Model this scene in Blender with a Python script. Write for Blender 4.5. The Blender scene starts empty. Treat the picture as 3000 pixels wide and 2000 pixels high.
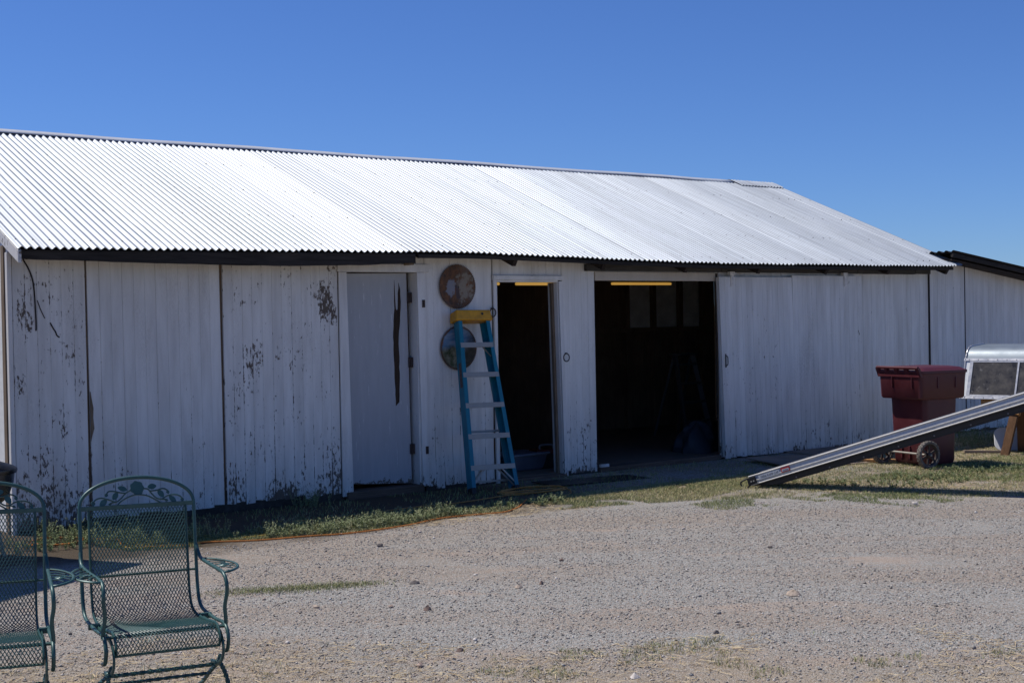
import bpy, math, random
import numpy as np
from mathutils import Vector, Matrix
random.seed(7)
RNG = np.random.default_rng(11)
SC = bpy.context.scene
COL = SC.collection
R = math.radians

# ------------------------------------------------------------------ mesh builder
class MB:
    def __init__(self):
        self.v = []; self.f = []; self.tone = []; self.gro = []; self.mi = []
    def add(self, vs, fs, tone=0.5, gro=0.0, mi=0):
        b = len(self.v)
        self.v.extend([tuple(p) for p in vs])
        for q in fs:
            self.f.append([b + i for i in q]); self.tone.append(tone); self.gro.append(gro); self.mi.append(mi)
    def box(self, x0, x1, y0, y1, z0, z1, **k):
        vs = [(x0,y0,z0),(x1,y0,z0),(x1,y1,z0),(x0,y1,z0),(x0,y0,z1),(x1,y0,z1),(x1,y1,z1),(x0,y1,z1)]
        self.add(vs, [(0,3,2,1),(4,5,6,7),(0,1,5,4),(1,2,6,5),(2,3,7,6),(3,0,4,7)], **k)
    def hexa(self, vs, **k):   # 8 corner points, same order as box
        self.add(vs, [(0,3,2,1),(4,5,6,7),(0,1,5,4),(1,2,6,5),(2,3,7,6),(3,0,4,7)], **k)
    def bar(self, a, b, w, h, up=(0,0,1), **k):  # rectangular bar between two points
        a = Vector(a); b = Vector(b); d = (b-a).normalized(); u = Vector(up)
        s = d.cross(u)
        if s.length < 1e-4: s = d.cross(Vector((1,0,0)))
        s.normalize(); t = s.cross(d).normalized()
        vs = []
        for p in (a, b):
            for (i,j) in ((-1,-1),(1,-1),(1,1),(-1,1)):
                vs.append(p + s*i*w/2 + t*j*h/2)
        self.add(vs, [(0,3,2,1),(4,5,6,7),(0,1,5,4),(1,2,6,5),(2,3,7,6),(3,0,4,7)], **k)
    def tube(self, pts, r, n=8, closed=False, flat=1.0, ref=None, twist=0.0, **k):
        P = [Vector(p) for p in pts]; m = len(P)
        if ref is None: ref = Vector((0.13,0.31,0.94))
        else: ref = Vector(ref)
        rings = []; prevs = None
        for i in range(m):
            if closed: d = P[(i+1)%m]-P[(i-1)%m]
            else: d = P[min(i+1,m-1)]-P[max(i-1,0)]
            if d.length < 1e-9: d = Vector((0,0,1))
            d.normalize()
            s = d.cross(ref) if prevs is None else prevs - d*prevs.dot(d)
            if s.length < 1e-5: s = d.cross(Vector((1,0.2,0)))
            s.normalize(); prevs = s; t = d.cross(s)
            rr = r[i] if isinstance(r,(list,tuple)) else r
            a0 = twist*i
            rings.append([P[i] + s*math.cos(a0+2*math.pi*j/n)*rr + t*math.sin(a0+2*math.pi*j/n)*rr*flat for j in range(n)])
        vs = [p for q in rings for p in q]; fs = []
        for i in range(m if closed else m-1):
            a = i*n; b = ((i+1)%m)*n
            for j in range(n):
                fs.append((a+j, a+(j+1)%n, b+(j+1)%n, b+j))
        if not closed:
            fs.append(tuple(range(n-1,-1,-1))); fs.append(tuple((m-1)*n+j for j in range(n)))
        self.add(vs, fs, **k)
    def prism(self, poly, o, u, v, w, **k):  # 2-D outline (a,b) -> o+a*u+b*v, extruded by w
        o=Vector(o);u=Vector(u);v=Vector(v);w=Vector(w); n=len(poly)
        A=[o+u*a+v*b for a,b in poly]; B=[p+w for p in A]
        fs=[tuple(range(n)), tuple(range(2*n-1,n-1,-1))]
        for i in range(n): j=(i+1)%n; fs.append((i,i+n,j+n,j))
        self.add(A+B, fs, **k)
    def lathe(self, prof, o=(0,0,0), ax=(0,0,1), n=24, caps=True, **k):
        o=Vector(o); a=Vector(ax).normalized(); s=a.orthogonal().normalized(); t=a.cross(s)
        vs=[]; m=len(prof)
        for r,z in prof:
            for j in range(n):
                an=2*math.pi*j/n; vs.append(o+a*z+s*r*math.cos(an)+t*r*math.sin(an))
        fs=[]
        for i in range(m-1):
            for j in range(n):
                fs.append((i*n+j,i*n+(j+1)%n,(i+1)*n+(j+1)%n,(i+1)*n+j))
        if caps: fs.append(tuple(range(n-1,-1,-1))); fs.append(tuple((m-1)*n+j for j in range(n)))
        self.add(vs, fs, **k)

def obj(name, mb, mats, parent=None, smooth=None, bevel=0, seg=2):
    me = bpy.data.meshes.new(name)
    me.from_pydata(mb.v, [], mb.f)
    a = me.attributes.new('tone','FLOAT','FACE'); a.data.foreach_set('value', mb.tone)
    a = me.attributes.new('groove','FLOAT','FACE'); a.data.foreach_set('value', mb.gro)
    if not isinstance(mats,(list,tuple)): mats=[mats]
    for m in mats: me.materials.append(m)
    me.polygons.foreach_set('material_index', mb.mi)
    if smooth is not None:
        me.polygons.foreach_set('use_smooth',[True]*len(mb.f))
        me.set_sharp_from_angle(angle=R(smooth))
    me.update()
    o = bpy.data.objects.new(name, me); COL.objects.link(o)
    if parent: o.parent = parent
    if bevel:
        b=o.modifiers.new('bevel','BEVEL'); b.width=bevel; b.segments=seg; b.limit_method='ANGLE'; b.angle_limit=R(40)
    return o

def rawobj(name, verts, faces, mats, tones=None, parent=None):   # numpy path, triangles
    me=bpy.data.meshes.new(name); nv=len(verts); nf=len(faces)
    me.vertices.add(nv); me.vertices.foreach_set('co', np.asarray(verts,np.float32).ravel())
    me.loops.add(nf*3); me.loops.foreach_set('vertex_index', np.asarray(faces,np.int32).ravel())
    me.polygons.add(nf); me.polygons.foreach_set('loop_start', np.arange(0,nf*3,3,dtype=np.int32))
    if tones is not None:
        a=me.attributes.new('tone','FLOAT','FACE'); a.data.foreach_set('value', np.asarray(tones,np.float32))
    me.materials.append(mats); me.update(calc_edges=True); me.validate()
    o=bpy.data.objects.new(name,me); COL.objects.link(o)
    if parent: o.parent=parent
    return o

def tag(o, label=None, cat=None, group=None, kind=None):
    if label: o['label']=label
    if cat: o['category']=cat
    if group: o['group']=group
    if kind: o['kind']=kind
    return o
def empty(name, loc=(0,0,0), rz=0.0, label=None, cat=None, group=None):
    o=bpy.data.objects.new(name,None); COL.objects.link(o); o.location=loc; o.rotation_euler=(0,0,rz)
    o.empty_display_size=.1
    return tag(o,label,cat,group)

def catmull(P, n=6, closed=False):
    P=[Vector(p) for p in P]; out=[]; m=len(P)
    rng=range(m if closed else m-1)
    for i in rng:
        if closed: a,b,c,d=P[i-1],P[i],P[(i+1)%m],P[(i+2)%m]
        else: a,b,c,d=P[max(i-1,0)],P[i],P[i+1],P[min(i+2,m-1)]
        for k in range(n):
            t=k/n
            out.append(0.5*((2*b)+(c-a)*t+(2*a-5*b+4*c-d)*t*t+(3*b-a-3*c+d)*t**3))
    if not closed: out.append(P[-1])
    return out

# ------------------------------------------------------------------ node materials
class NT:
    def __init__(self, name):
        self.m=bpy.data.materials.new(name); self.m.use_nodes=True
        self.t=self.m.node_tree; self.t.nodes.clear()
        self.out=self.n('ShaderNodeOutputMaterial')
        self.b=self.n('ShaderNodeBsdfPrincipled'); self.l(self.b.outputs[0], self.out.inputs[0])
    def n(self, typ, **k):
        x=self.t.nodes.new(typ)
        for a,b in k.items(): setattr(x,a,b)
        return x
    def l(self,a,b): self.t.links.new(a,b)
    def val(self, sock, v):
        if hasattr(v,'is_output'): self.l(v,sock)
        else: sock.default_value=v
    def coord(self, scale=(1,1,1), kind='Object', loc=(0,0,0)):
        tc=self.n('ShaderNodeTexCoord'); mp=self.n('ShaderNodeMapping')
        mp.inputs['Scale'].default_value=scale; mp.inputs['Location'].default_value=loc
        self.l(tc.outputs[kind],mp.inputs[0]); return mp.outputs[0]
    def noise(self, scale, detail=4, rough=.55, vec=None, dist=0):
        x=self.n('ShaderNodeTexNoise'); x.inputs['Scale'].default_value=scale; x.inputs['Detail'].default_value=detail
        x.inputs['Roughness'].default_value=rough; x.inputs['Distortion'].default_value=dist
        if vec is not None: self.l(vec,x.inputs['Vector'])
        return x.outputs['Fac']
    def voro(self, scale, vec=None, feature='F1', out='Color'):
        x=self.n('ShaderNodeTexVoronoi'); x.feature=feature; x.inputs['Scale'].default_value=scale
        if vec is not None: self.l(vec,x.inputs['Vector'])
        return x.outputs[out]
    def math(self, op, a, b=0.0, c=0.0, clamp=False):
        x=self.n('ShaderNodeMath', operation=op); x.use_clamp=clamp
        self.val(x.inputs[0],a); self.val(x.inputs[1],b); self.val(x.inputs[2],c); return x.outputs[0]
    def ramp(self, fac, stops, interp='LINEAR'):
        x=self.n('ShaderNodeValToRGB'); e=x.color_ramp.elements; x.color_ramp.interpolation=interp
        while len(e)<len(stops): e.new(0.5)
        for i,(p,c) in enumerate(stops):
            e[i].position=p
            e[i].color = (c,c,c,1) if not isinstance(c,(tuple,list)) else (*c[:3],1)
        self.val(x.inputs[0],fac); return x.outputs[0]
    def mix(self, fac, a, b, mode='MIX'):
        x=self.n('ShaderNodeMix', data_type='RGBA', blend_type=mode)
        self.val(x.inputs[0],fac)
        for s,v in ((x.inputs[6],a),(x.inputs[7],b)):
            if hasattr(v,'is_output'): self.l(v,s)
            else: s.default_value=(*v[:3],1)
        return x.outputs[2]
    def attr(self,name):
        x=self.n('ShaderNodeAttribute'); x.attribute_name=name; return x.outputs['Fac']
    def sep(self,vec):
        x=self.n('ShaderNodeSeparateXYZ'); self.l(vec,x.inputs[0]); return x.outputs
    def bump(self,h,strength=.3,dist=.01):
        x=self.n('ShaderNodeBump'); x.inputs['Strength'].default_value=strength; x.inputs['Distance'].default_value=dist
        self.l(h,x.inputs['Height']); self.l(x.outputs[0],self.b.inputs['Normal'])
    def set(self, color=None, rough=None, metal=None, spec=None):
        if color is not None:
            if hasattr(color,'is_output'): self.l(color,self.b.inputs['Base Color'])
            else: self.b.inputs['Base Color'].default_value=(*color[:3],1)
        if rough is not None: self.val(self.b.inputs['Roughness'],rough)
        if metal is not None: self.val(self.b.inputs['Metallic'],metal)
        if spec is not None: self.val(self.b.inputs['Specular IOR Level'],spec)
        return self.m

def simple(name, col, rough=.6, metal=0.0, var=.15, scale=8, spec=.5, bump=0, bscale=60):
    t=NT(name); v=t.coord(); n=t.noise(scale,5,.6,v)
    f=t.ramp(n,[(.3,1-var),(.7,1+var*.5)])
    c=t.mix(1.0,col,f,'MULTIPLY')
    if bump: t.bump(t.noise(bscale,4,.6,v),bump,.004)
    return t.set(c,t.ramp(n,[(.3,max(0,rough-.08)),(.7,min(1,rough+.08))]),metal,spec)

def paint_mat(name, peel_base=.62, low=.14, base=(.84,.81,.76), warm=0.0, off=0.0, spots=()):
    """old white paint on vertical boards, flaking to brown wood, most near the ground and along the joints"""
    t=NT(name); v=t.coord(); vs=t.coord((1,1,.42),loc=(off,0,off)); z=t.sep(v)[2]
    big=t.noise(1.1,3,.5,t.coord((1,1,.5),loc=(off*2,0,3)))
    fine=t.noise(38,7,.70,vs); mid=t.noise(7,5,.6,vs)
    fl=t.math('ADD',t.math('MULTIPLY',fine,.66),t.math('MULTIPLY',mid,.34))
    # how easily paint has come off here: patches + foot of the wall + joints
    foot=t.ramp(z,[(0.0,1.0),(.06,.62),(.18,.26),(.5,.08),(.9,0)])
    patch=t.ramp(big,[(.46,0),(.74,1)])
    gro=t.attr('groove'); x_=t.sep(v)[0]; sp=None
    for (sx,sz,rx,rz,st) in spots:
        d=t.math('ADD',t.math('POWER',t.math('DIVIDE',t.math('SUBTRACT',x_,sx),rx),2.0),t.math('POWER',t.math('DIVIDE',t.math('SUBTRACT',z,sz),rz),2.0))
        q=t.math('MULTIPLY',t.ramp(d,[(0,1),(1,0)]),st*.60); sp=q if sp is None else t.math('MAXIMUM',sp,q)
    thr=t.math('SUBTRACT',peel_base,t.math('MULTIPLY',foot,low))
    thr=t.math('SUBTRACT',thr,t.math('MULTIPLY',patch,.085))
    if sp is not None: thr=t.math('SUBTRACT',thr,sp)
    streak=t.ramp(t.noise(2.3,3,.6,t.coord((9,1,1),loc=(off,0,0))),[(.45,0),(.7,1)])
    thr=t.math('SUBTRACT',thr,t.math('MULTIPLY',gro,t.math('ADD',.02,t.math('MULTIPLY',streak,t.ramp(z,[(.1,.17),(.55,.11),(.9,.07)])))))
    mask=t.ramp(t.math('SUBTRACT',fl,thr),[(0,0),(.03,1)])
    # specks
    dirt=t.noise(3.1,6,.65,t.coord((3,1,.35),loc=(0,off,0)))
    pcol=t.mix(t.ramp(dirt,[(.36,0.0),(.72,.75)]),base,(base[0]*.68,base[1]*.665,base[2]*.65))
    smear=t.math('MULTIPLY',t.ramp(t.noise(1.7,4,.62,t.coord((1.6,1,.45),loc=(off+5,0,off))),[(.50,0),(.72,1)]),t.ramp(t.noise(60,4,.75,t.coord((2,1,.5))),[(.42,0),(.62,1)]))
    pcol=t.mix(t.math('MULTIPLY',smear,.42),pcol,(.30,.25,.20))
    tone=t.attr('tone')
    pcol=t.mix(1.0,pcol,t.ramp(tone,[(0,.95),(1,1.02)]),'MULTIPLY')
    pcol=t.mix(t.math('MULTIPLY',gro,t.ramp(z,[(.2,.26),(.75,.06)])),pcol,(.16,.15,.145))
    if warm: pcol=t.mix(warm,pcol,(.62,.5,.36))
    grime=t.math('MULTIPLY',t.ramp(z,[(.02,1),(.3,.35),(.75,0)]),t.ramp(t.noise(4,6,.7,t.coord((3,1,.6),loc=(off,2,0))),[(.36,0),(.66,1)]))
    pcol=t.mix(t.math('MULTIPLY',grime,.5),pcol,(.27,.21,.155))
    wood=t.mix(t.noise(30,4,.6,t.coord((6,1,.4))),(.07,.055,.046),(.20,.155,.12))
    c=t.mix(mask,pcol,wood)
    hgt=t.math('ADD',t.math('MULTIPLY',mask,-.8),t.math('MULTIPLY',fine,.25))
    t.bump(hgt,.35,.004)
    return t.set(c,t.ramp(mask,[(0,.55),(1,.9)]),0,.35)

def wood_mat(name, c1, c2, axis='x', rough=.85, off=0):
    t=NT(name); s={'x':(.6,9,9),'y':(9,.6,9),'z':(9,9,.6)}[axis]
    v=t.coord(s,loc=(off,off,off)); n=t.noise(3.5,7,.7,v,1.5); k=t.noise(1.6,3,.5,t.coord())
    c=t.mix(t.ramp(n,[(.3,0),(.7,1)]),c1,c2); c=t.mix(1.0,c,t.ramp(k,[(.3,.7),(.7,1.15)]),'MULTIPLY')
    t.bump(n,.35,.004); return t.set(c,rough,0,.25)

M={}
M['paint']=paint_mat('peeling_white_paint',.645,.17)
M['paint_worn']=paint_mat('badly_peeling_white_paint',.600,.16,off=4.1,spots=[(.13,1.75,.10,.28,.13),(.50,1.45,.12,.12,.13),(.08,1.2,.06,.18,.15),(.42,.85,.10,.22,.12),(.3,.25,.5,.45,.10),(.56,1.0,.07,.5,.07),(.25,.55,.12,.2,.09)])
M['paint_mid']=paint_mat('flaking_white_paint',.606,.15,off=9.7,spots=[(2.15,1.38,.14,.22,.11),(2.50,1.38,.13,.30,.10),(2.92,1.88,.13,.26,.14),(3.02,1.72,.05,.14,.2),(2.98,.45,.12,.4,.11),(2.4,.12,.18,.2,.14),(2.75,.9,.25,.4,.05),(2.05,.9,.2,.5,.05),(1.95,.35,.1,.3,.10)])
M['paint_clean']=paint_mat('thin_white_paint',.66,.10,base=(.82,.795,.75),off=2.2,spots=[(.70,1.64,.09,.12,.05),(8.25,.12,.14,.12,.14),(9.0,.05,.8,.10,.08)])
M['paint_trim']=paint_mat('trim_white_paint',.66,.13,off=6.3)
M['paint_bare']=paint_mat('header_paint',.70,.0,base=(.60,.55,.48),warm=.35)
M['stucco']=simple('gable_white_paint',(.74,.73,.70),.8,0,.10,14,.3,.5,90)
M['barge']=paint_mat('barge_paint',.56,0,base=(.76,.73,.69),off=1.3)
M['oldwood']=wood_mat('old_bare_wood',(.12,.085,.055),(.30,.22,.15),'z')
M['darkbeam']=wood_mat('weathered_dark_timber',(.016,.013,.011),(.055,.047,.04),'x')
M['rafter']=wood_mat('dark_rafter_wood',(.02,.014,.011),(.06,.043,.034),'y')
M['frieze']=wood_mat('grey_weathered_board',(.045,.043,.041),(.12,.112,.105),'x')
M['inside']=wood_mat('dark_inside_boards',(.13,.085,.055),(.26,.18,.12),'z')
M['insidefloor']=simple('dusty_floor',(.16,.125,.09),.9,0,.25,5)
M['iron']=simple('rusty_iron',(.075,.05,.042),.7,.4,.35,40)
M['pale']=simple('pale_sheet',(.75,.74,.72),.8,0,.2,6)
M['redwood']=wood_mat('reddish_board',(.16,.055,.03),(.28,.11,.06),'x')

def roof_mat(name, dull=0.0):
    t=NT(name); v=t.coord(); tone=t.attr('tone')
    n=t.noise(2.2,5,.6,t.coord((1.2,.25,.25))); sp=t.voro(38,t.coord((1,1,1)))
    k=t.noise(40,3,.6,v)
    c=t.mix(t.ramp(tone,[(0,0),(1,1)]),(.345,.38,.42),(.395,.43,.475))
    c=t.mix(1.0,c,t.ramp(n,[(.3,.92),(.65,1.03)]),'MULTIPLY')
    sk_=t.noise(9,4,.7,t.coord((1.6,.06,.06)))
    c=t.mix(1.0,c,t.ramp(sk_,[(.32,.78),(.6,1.06)]),'MULTIPLY')
    c=t.mix(1.0,c,t.ramp(k,[(.25,.94),(.6,1.02)]),'MULTIPLY')
    rg=t.ramp(tone,[(0,.60),(1,.50)])
    rg=t.math('ADD',rg,t.math('MULTIPLY',t.math('SUBTRACT',n,.5),.18))
    return t.set(c,rg,.28,.5)
M['roof']=roof_mat('galvanized_corrugated_iron')
M['cap']=simple('grey_ridge_flashing',(.55,.56,.575),.6,0,.08,5)
M['nail']=simple('nail_head',(.18,.17,.17),.6,.5)
M['lamp']=None
def emis(name,col,s):
    t=NT(name); t.b.inputs['Emission Color'].default_value=(*col,1); t.b.inputs['Emission Strength'].default_value=s
    return t.set((.8,.7,.4),.4)
M['lamp']=emis('fluorescent_tube_glow',(.95,.52,.10),.38)
M['lampbody']=simple('lamp_housing',(.35,.33,.28),.6)

# ------------------------------------------------------------------ camera
TH,PI_,RO=R(37.31),R(.8215),R(1.0555)
fwd=Vector((math.sin(TH)*math.cos(PI_),math.cos(TH)*math.cos(PI_),-math.sin(PI_)))
rt=Vector((math.cos(TH),-math.sin(TH),0)); up=rt.cross(fwd)
RT=rt*math.cos(RO)-up*math.sin(RO); UP=up*math.cos(RO)+rt*math.sin(RO)
cd=bpy.data.cameras.new('camera'); cam=bpy.data.objects.new('camera',cd); COL.objects.link(cam)
cam.matrix_world=Matrix(((RT.x,UP.x,-fwd.x,-3.479),(RT.y,UP.y,-fwd.y,-11.302),(RT.z,UP.z,-fwd.z,1.6616),(0,0,0,1)))
cd.sensor_width=36; cd.lens=48.0; cd.clip_end=3000; cd.clip_start=.05
SC.camera=cam

# ------------------------------------------------------------------ sky and sun
SUNV=Vector((-.35,.50,1.0)).normalized()
el=math.asin(SUNV.z); az=math.atan2(SUNV.x,SUNV.y)
w=bpy.data.worlds.new('World'); SC.world=w; w.use_nodes=True
nt=w.node_tree; bg=nt.nodes['Background']; sk=nt.nodes.new('ShaderNodeTexSky'); sk.sky_type='NISHITA'
sk.sun_disc=False; sk.sun_elevation=el; sk.sun_rotation=az; sk.altitude=900; sk.air_density=1.0; sk.dust_density=.1; sk.ozone_density=3.0
tint=nt.nodes.new('ShaderNodeMix'); tint.data_type='RGBA'; tint.blend_type='MULTIPLY'; tint.inputs[0].default_value=1.0
tint.inputs[7].default_value=(.43,.635,1.06,1)      # deep, saturated desert blue
nt.links.new(sk.outputs[0],tint.inputs[6]); nt.links.new(tint.outputs[2],bg.inputs[0]); bg.inputs[1].default_value=.093
sd=bpy.data.lights.new('sun','SUN'); so=bpy.data.objects.new('sun',sd); COL.objects.link(so)
sd.energy=4.2; sd.angle=R(.53); sd.color=(1.0,.955,.89)
so.rotation_euler=SUNV.to_track_quat('Z','Y').to_euler(); so.location=(-6,8,20)
SC.view_settings.view_transform='Standard'; SC.view_settings.look='None'; SC.view_settings.exposure=0.10; SC.view_settings.gamma=1

# ------------------------------------------------------------------ ground
def ground_mat():
    t=NT('gravel_and_dirt'); v=t.coord(); s=t.sep(v); x,y=s[0],s[1]
    wob=t.math('MULTIPLY',t.math('SUBTRACT',t.noise(1.3,5,.6,v),.5),1.3)
    wob2=t.math('MULTIPLY',t.math('SUBTRACT',t.noise(.5,4,.6,v),.5),1.0)
    # distance in front of the barn; the gravel drive begins about 2 m out and further out to the right
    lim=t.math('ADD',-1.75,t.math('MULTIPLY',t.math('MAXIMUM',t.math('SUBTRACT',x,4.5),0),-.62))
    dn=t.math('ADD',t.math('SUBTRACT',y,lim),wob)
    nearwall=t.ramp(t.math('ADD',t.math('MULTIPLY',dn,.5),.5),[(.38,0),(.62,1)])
    # strip of bare dirt and straw on the camera's side of the drive
    dl=t.math('ADD',t.math('ADD',t.math('MULTIPLY',x,-.66),t.math('MULTIPLY',y,-.75)),-4.15)
    nearcam=t.ramp(t.math('ADD',t.math('MULTIPLY',t.math('ADD',dl,wob),.5),.5),[(.38,0),(.75,.8)])
    st=t.voro(125,v); stv=t.sep(st); cell=stv[0]
    st2=t.voro(240,v); c2=t.sep(st2)[0]
    cc=t.ramp(cell,[(0,(.13,.128,.117)),(.2,(.278,.275,.254)),(.7,(.352,.349,.323)),(1,(.49,.486,.455))])
    hue=t.ramp(stv[1],[(.55,(1,1,1)),(.8,(1.1,.95,.85)),(1,(1.05,.82,.7))])
    grav=t.mix(1.0,cc,hue,'MULTIPLY')
    grav=t.mix(1.0,grav,t.ramp(c2,[(0,.84),(1,1.10)]),'MULTIPLY')
    dirt=t.mix(t.noise(60,5,.7,v),(.37,.275,.205),(.48,.375,.295))
    # dirt showing through the gravel, streaked along the drive
    rm2=t.n('ShaderNodeMapping'); rm2.inputs['Rotation'].default_value=(0,0,R(37.3)); t.l(v,rm2.inputs[0])
    rs2=t.n('ShaderNodeMapping'); rs2.inputs['Scale'].default_value=(.45,1.5,1); t.l(rm2.outputs[0],rs2.inputs[0])
    pn=t.noise(1.3,6,.70,rs2.outputs[0])
    bare=t.ramp(pn,[(.57,0),(.645,.5),(.76,.85)])
    # long pinkish wheel tracks in the drive
    rm=t.n('ShaderNodeMapping'); rm.inputs['Rotation'].default_value=(0,0,R(37.3)); t.l(v,rm.inputs[0])
    rs=t.n('ShaderNodeMapping'); rs.inputs['Scale'].default_value=(.22,1.0,1); rs.inputs['Location'].default_value=(3,5.3,0); t.l(rm.outputs[0],rs.inputs[0])
    tr=t.noise(1.0,4,.6,rs.outputs[0])
    grav=t.mix(t.ramp(tr,[(.44,0),(.58,.62)]),grav,t.mix(1.0,grav,(.98,.86,.77),'MULTIPLY'))
    drive=t.mix(bare,grav,dirt)
    strawd=t.mix(t.noise(85,4,.75,t.coord((1,1,1))),(.20,.15,.105),(.47,.38,.26))
    strawd=t.mix(t.ramp(cell,[(.6,0),(.75,.5)]),strawd,grav)
    dirt_painted_shade=t.mix(t.noise(40,5,.7,v),(.055,.041,.028),(.125,.097,.066))  # soil colour by the wall, darkened to paint in the eave's shade
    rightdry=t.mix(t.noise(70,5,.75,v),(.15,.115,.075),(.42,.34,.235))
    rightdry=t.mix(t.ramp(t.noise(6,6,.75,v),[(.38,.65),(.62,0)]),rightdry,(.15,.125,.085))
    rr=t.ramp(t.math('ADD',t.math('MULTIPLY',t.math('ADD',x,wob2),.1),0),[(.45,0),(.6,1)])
    nw=t.mix(rr,dirt_painted_shade,rightdry)
    sprinkle=t.ramp(t.math('ADD',t.math('MULTIPLY',t.noise(2.6,6,.75,v),.75),t.math('MULTIPLY',cell,.3)),[(.47,0),(.55,.9)])
    sprinkle=t.math('MULTIPLY',sprinkle,t.ramp(t.math('MULTIPLY',x,.1),[(.42,.0),(.62,1)]))
    nw=t.mix(sprinkle,nw,grav)
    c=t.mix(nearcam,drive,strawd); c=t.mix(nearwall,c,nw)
    dp=t.voro(125,v,'F1','Distance'); dp2=t.voro(240,v,'F1','Distance')
    h=t.math('SUBTRACT',1.0,t.math('ADD',dp,t.math('MULTIPLY',dp2,.4)))
    h=t.math('ADD',h,t.math('MULTIPLY',t.noise(3,4,.6,v),1.5))
    t.bump(h,.8,.009)
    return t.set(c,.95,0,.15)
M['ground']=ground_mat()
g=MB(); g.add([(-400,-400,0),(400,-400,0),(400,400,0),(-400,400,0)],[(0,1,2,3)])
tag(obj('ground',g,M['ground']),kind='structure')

# ------------------------------------------------------------------ barn
barn=empty('barn',(0,0,0),0,'long white weatherboarded barn with a corrugated iron roof and open doorways','barn')
L=12.26
EZ=[(-.1,2.325),(0,2.325),(.67,2.326),(2,2.337),(3,2.345),(4.5,2.354),(5.35,2.334),(6.3,2.313),(7.3,2.294),(8,2.288),(9.6,2.290),(11.8,2.300),(12.6,2.312)]
def eave(x): return float(np.interp(x,[a for a,b in EZ],[b for a,b in EZ]))
RY,RZ,EY=3.02,3.715,-.35
def roofz(x,y):
    e=eave(x); return e+(RZ-e)*(y-EY)/(RY-EY)

def planks(mb,x0,x1,z0,z1,y,wd=.1,th=.022,jag=.015,shear=0.0,yj=.0015,warp=0.0):
    n=max(1,round((x1-x0)/wd)); wds=[1+random.uniform(-.06,.06) for _ in range(n)]
    s=sum(wds); xs=[x0]
    for q in wds: xs.append(xs[-1]+(x1-x0)*q/s)
    zt=z1 if callable(z1) else (lambda x:z1); zb=z0 if callable(z0) else (lambda x:z0)
    zh=lambda z:shear*(2.1-z)
    for i in range(n):
        a,b=xs[i],xs[i+1]; gq=.0034; tone=random.random(); dy=random.uniform(-yj,yj)
        lvl=[0,.15,.4,.7,1]
        base=zb((a+b)/2)+random.uniform(-jag,jag*.6); top=zt((a+b)/2)
        wv=[random.uniform(-warp,warp)*(1-q) for q in lvl]
        cut=random.uniform(-jag,jag)*.6
        prof=[(a+.0001,.0024),(a+gq,0),(b-gq,0),(b-.0001,.0024)]
        vs=[]
        for li,q in enumerate(lvl):
            for j,(px,py) in enumerate(prof):
                z=base+(top-base)*q + (cut*(j/3-.5) if li==0 else 0)
                vs.append((px+zh(z)+wv[li],y+py+dy,z))
        nb=len(vs)
        for li in (0,4):
            for px in (a+.0004,b-.0004): vs.append((px+zh(base if li==0 else top),y+th,(base if li==0 else top)))
        fs_f=[];fs_g=[]
        for li in range(4):
            o=li*4
            fs_g.append((o,o+1,o+5,o+4)); fs_f.append((o+1,o+2,o+6,o+5)); fs_g.append((o+2,o+3,o+7,o+6))
        bm=len(mb.v)
        mb.v.extend(vs)
        for q in fs_f: mb.f.append([bm+k for k in q]);mb.tone.append(tone);mb.gro.append(0.0);mb.mi.append(0)
        for q in fs_g: mb.f.append([bm+k for k in q]);mb.tone.append(tone);mb.gro.append(1.0);mb.mi.append(0)
        for q in [(0,nb,nb+1,3,2,1),(16,17,18,19,nb+3,nb+2),(nb,nb+2,nb+3,nb+1),(0,4,8,12,16,nb+2,nb),(3,nb+1,nb+3,19,15,11,7)]:
            mb.f.append([bm+k for k in q]);mb.tone.append(tone);mb.gro.append(.6);mb.mi.append(0)

wt=lambda x:min(eave(x)+.045,roofz(x,0)-.03)
def wallpart(x0,x1,z0,z1,mat,**k):
    m=MB(); planks(m,x0,x1,z0,z1,0.0,**k); return obj('wall',m,mat,barn)
wallpart(.03,.632,.05,wt,M['paint_worn'],jag=.03)
wallpart(.650,1.855,.07,wt,M['paint_clean'],jag=.02,shear=.004)
wallpart(1.885,3.065,.07,wt,M['paint_mid'],jag=.035)
wallpart(4.055,4.885,.03,wt,M['paint'],jag=.02,warp=.012)
wallpart(4.90,5.81,2.145,wt,M['paint'],jag=0)
wallpart(3.07,4.05,2.24,wt,M['paint'],jag=0)
wallpart(5.815,6.275,.035,wt,M['paint'],jag=.025)
wallpart(6.28,8.2,2.19,lambda x:2.27,M['paint'],jag=0)
wallpart(8.205,12.235,.04,wt,M['paint_clean'],wd=.092,jag=.02)
# lining behind the boards, dark where the joints gap
m=MB()
for a,b,z0,z1 in [(.02,3.10,0,2.28),(4.03,4.93,0,2.28),(5.80,6.29,0,2.25),(8.21,12.23,0,2.25),(3.1,4.03,2.22,2.28),(4.93,5.80,2.13,2.28),(6.29,8.21,2.12,2.25)]:
    m.box(a,b,.026,.05,z0,z1)
obj('wall_lining',m,M['inside'],barn)
# plinth
m=MB()
foot_m=simple('dark_footing',(.07,.06,.052),.95,0,.4,12,.1,.6,40)
for a,b in [(.02,3.1),(4.03,4.93),(5.80,6.29),(8.21,12.23)]:
    m=MB(); m.box(a,b,.004,.0255,-.05,.075); obj('foundation',m,foot_m,barn)
m=MB(); m.box(.06,12.2,.06,4.0,-.02,.035); obj('floor',m,M['insidefloor'],barn)
m=MB(); m.box(.02,12.235,4.0,4.06,-.02,3.3); obj('back_wall',m,M['inside'],barn)
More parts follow.
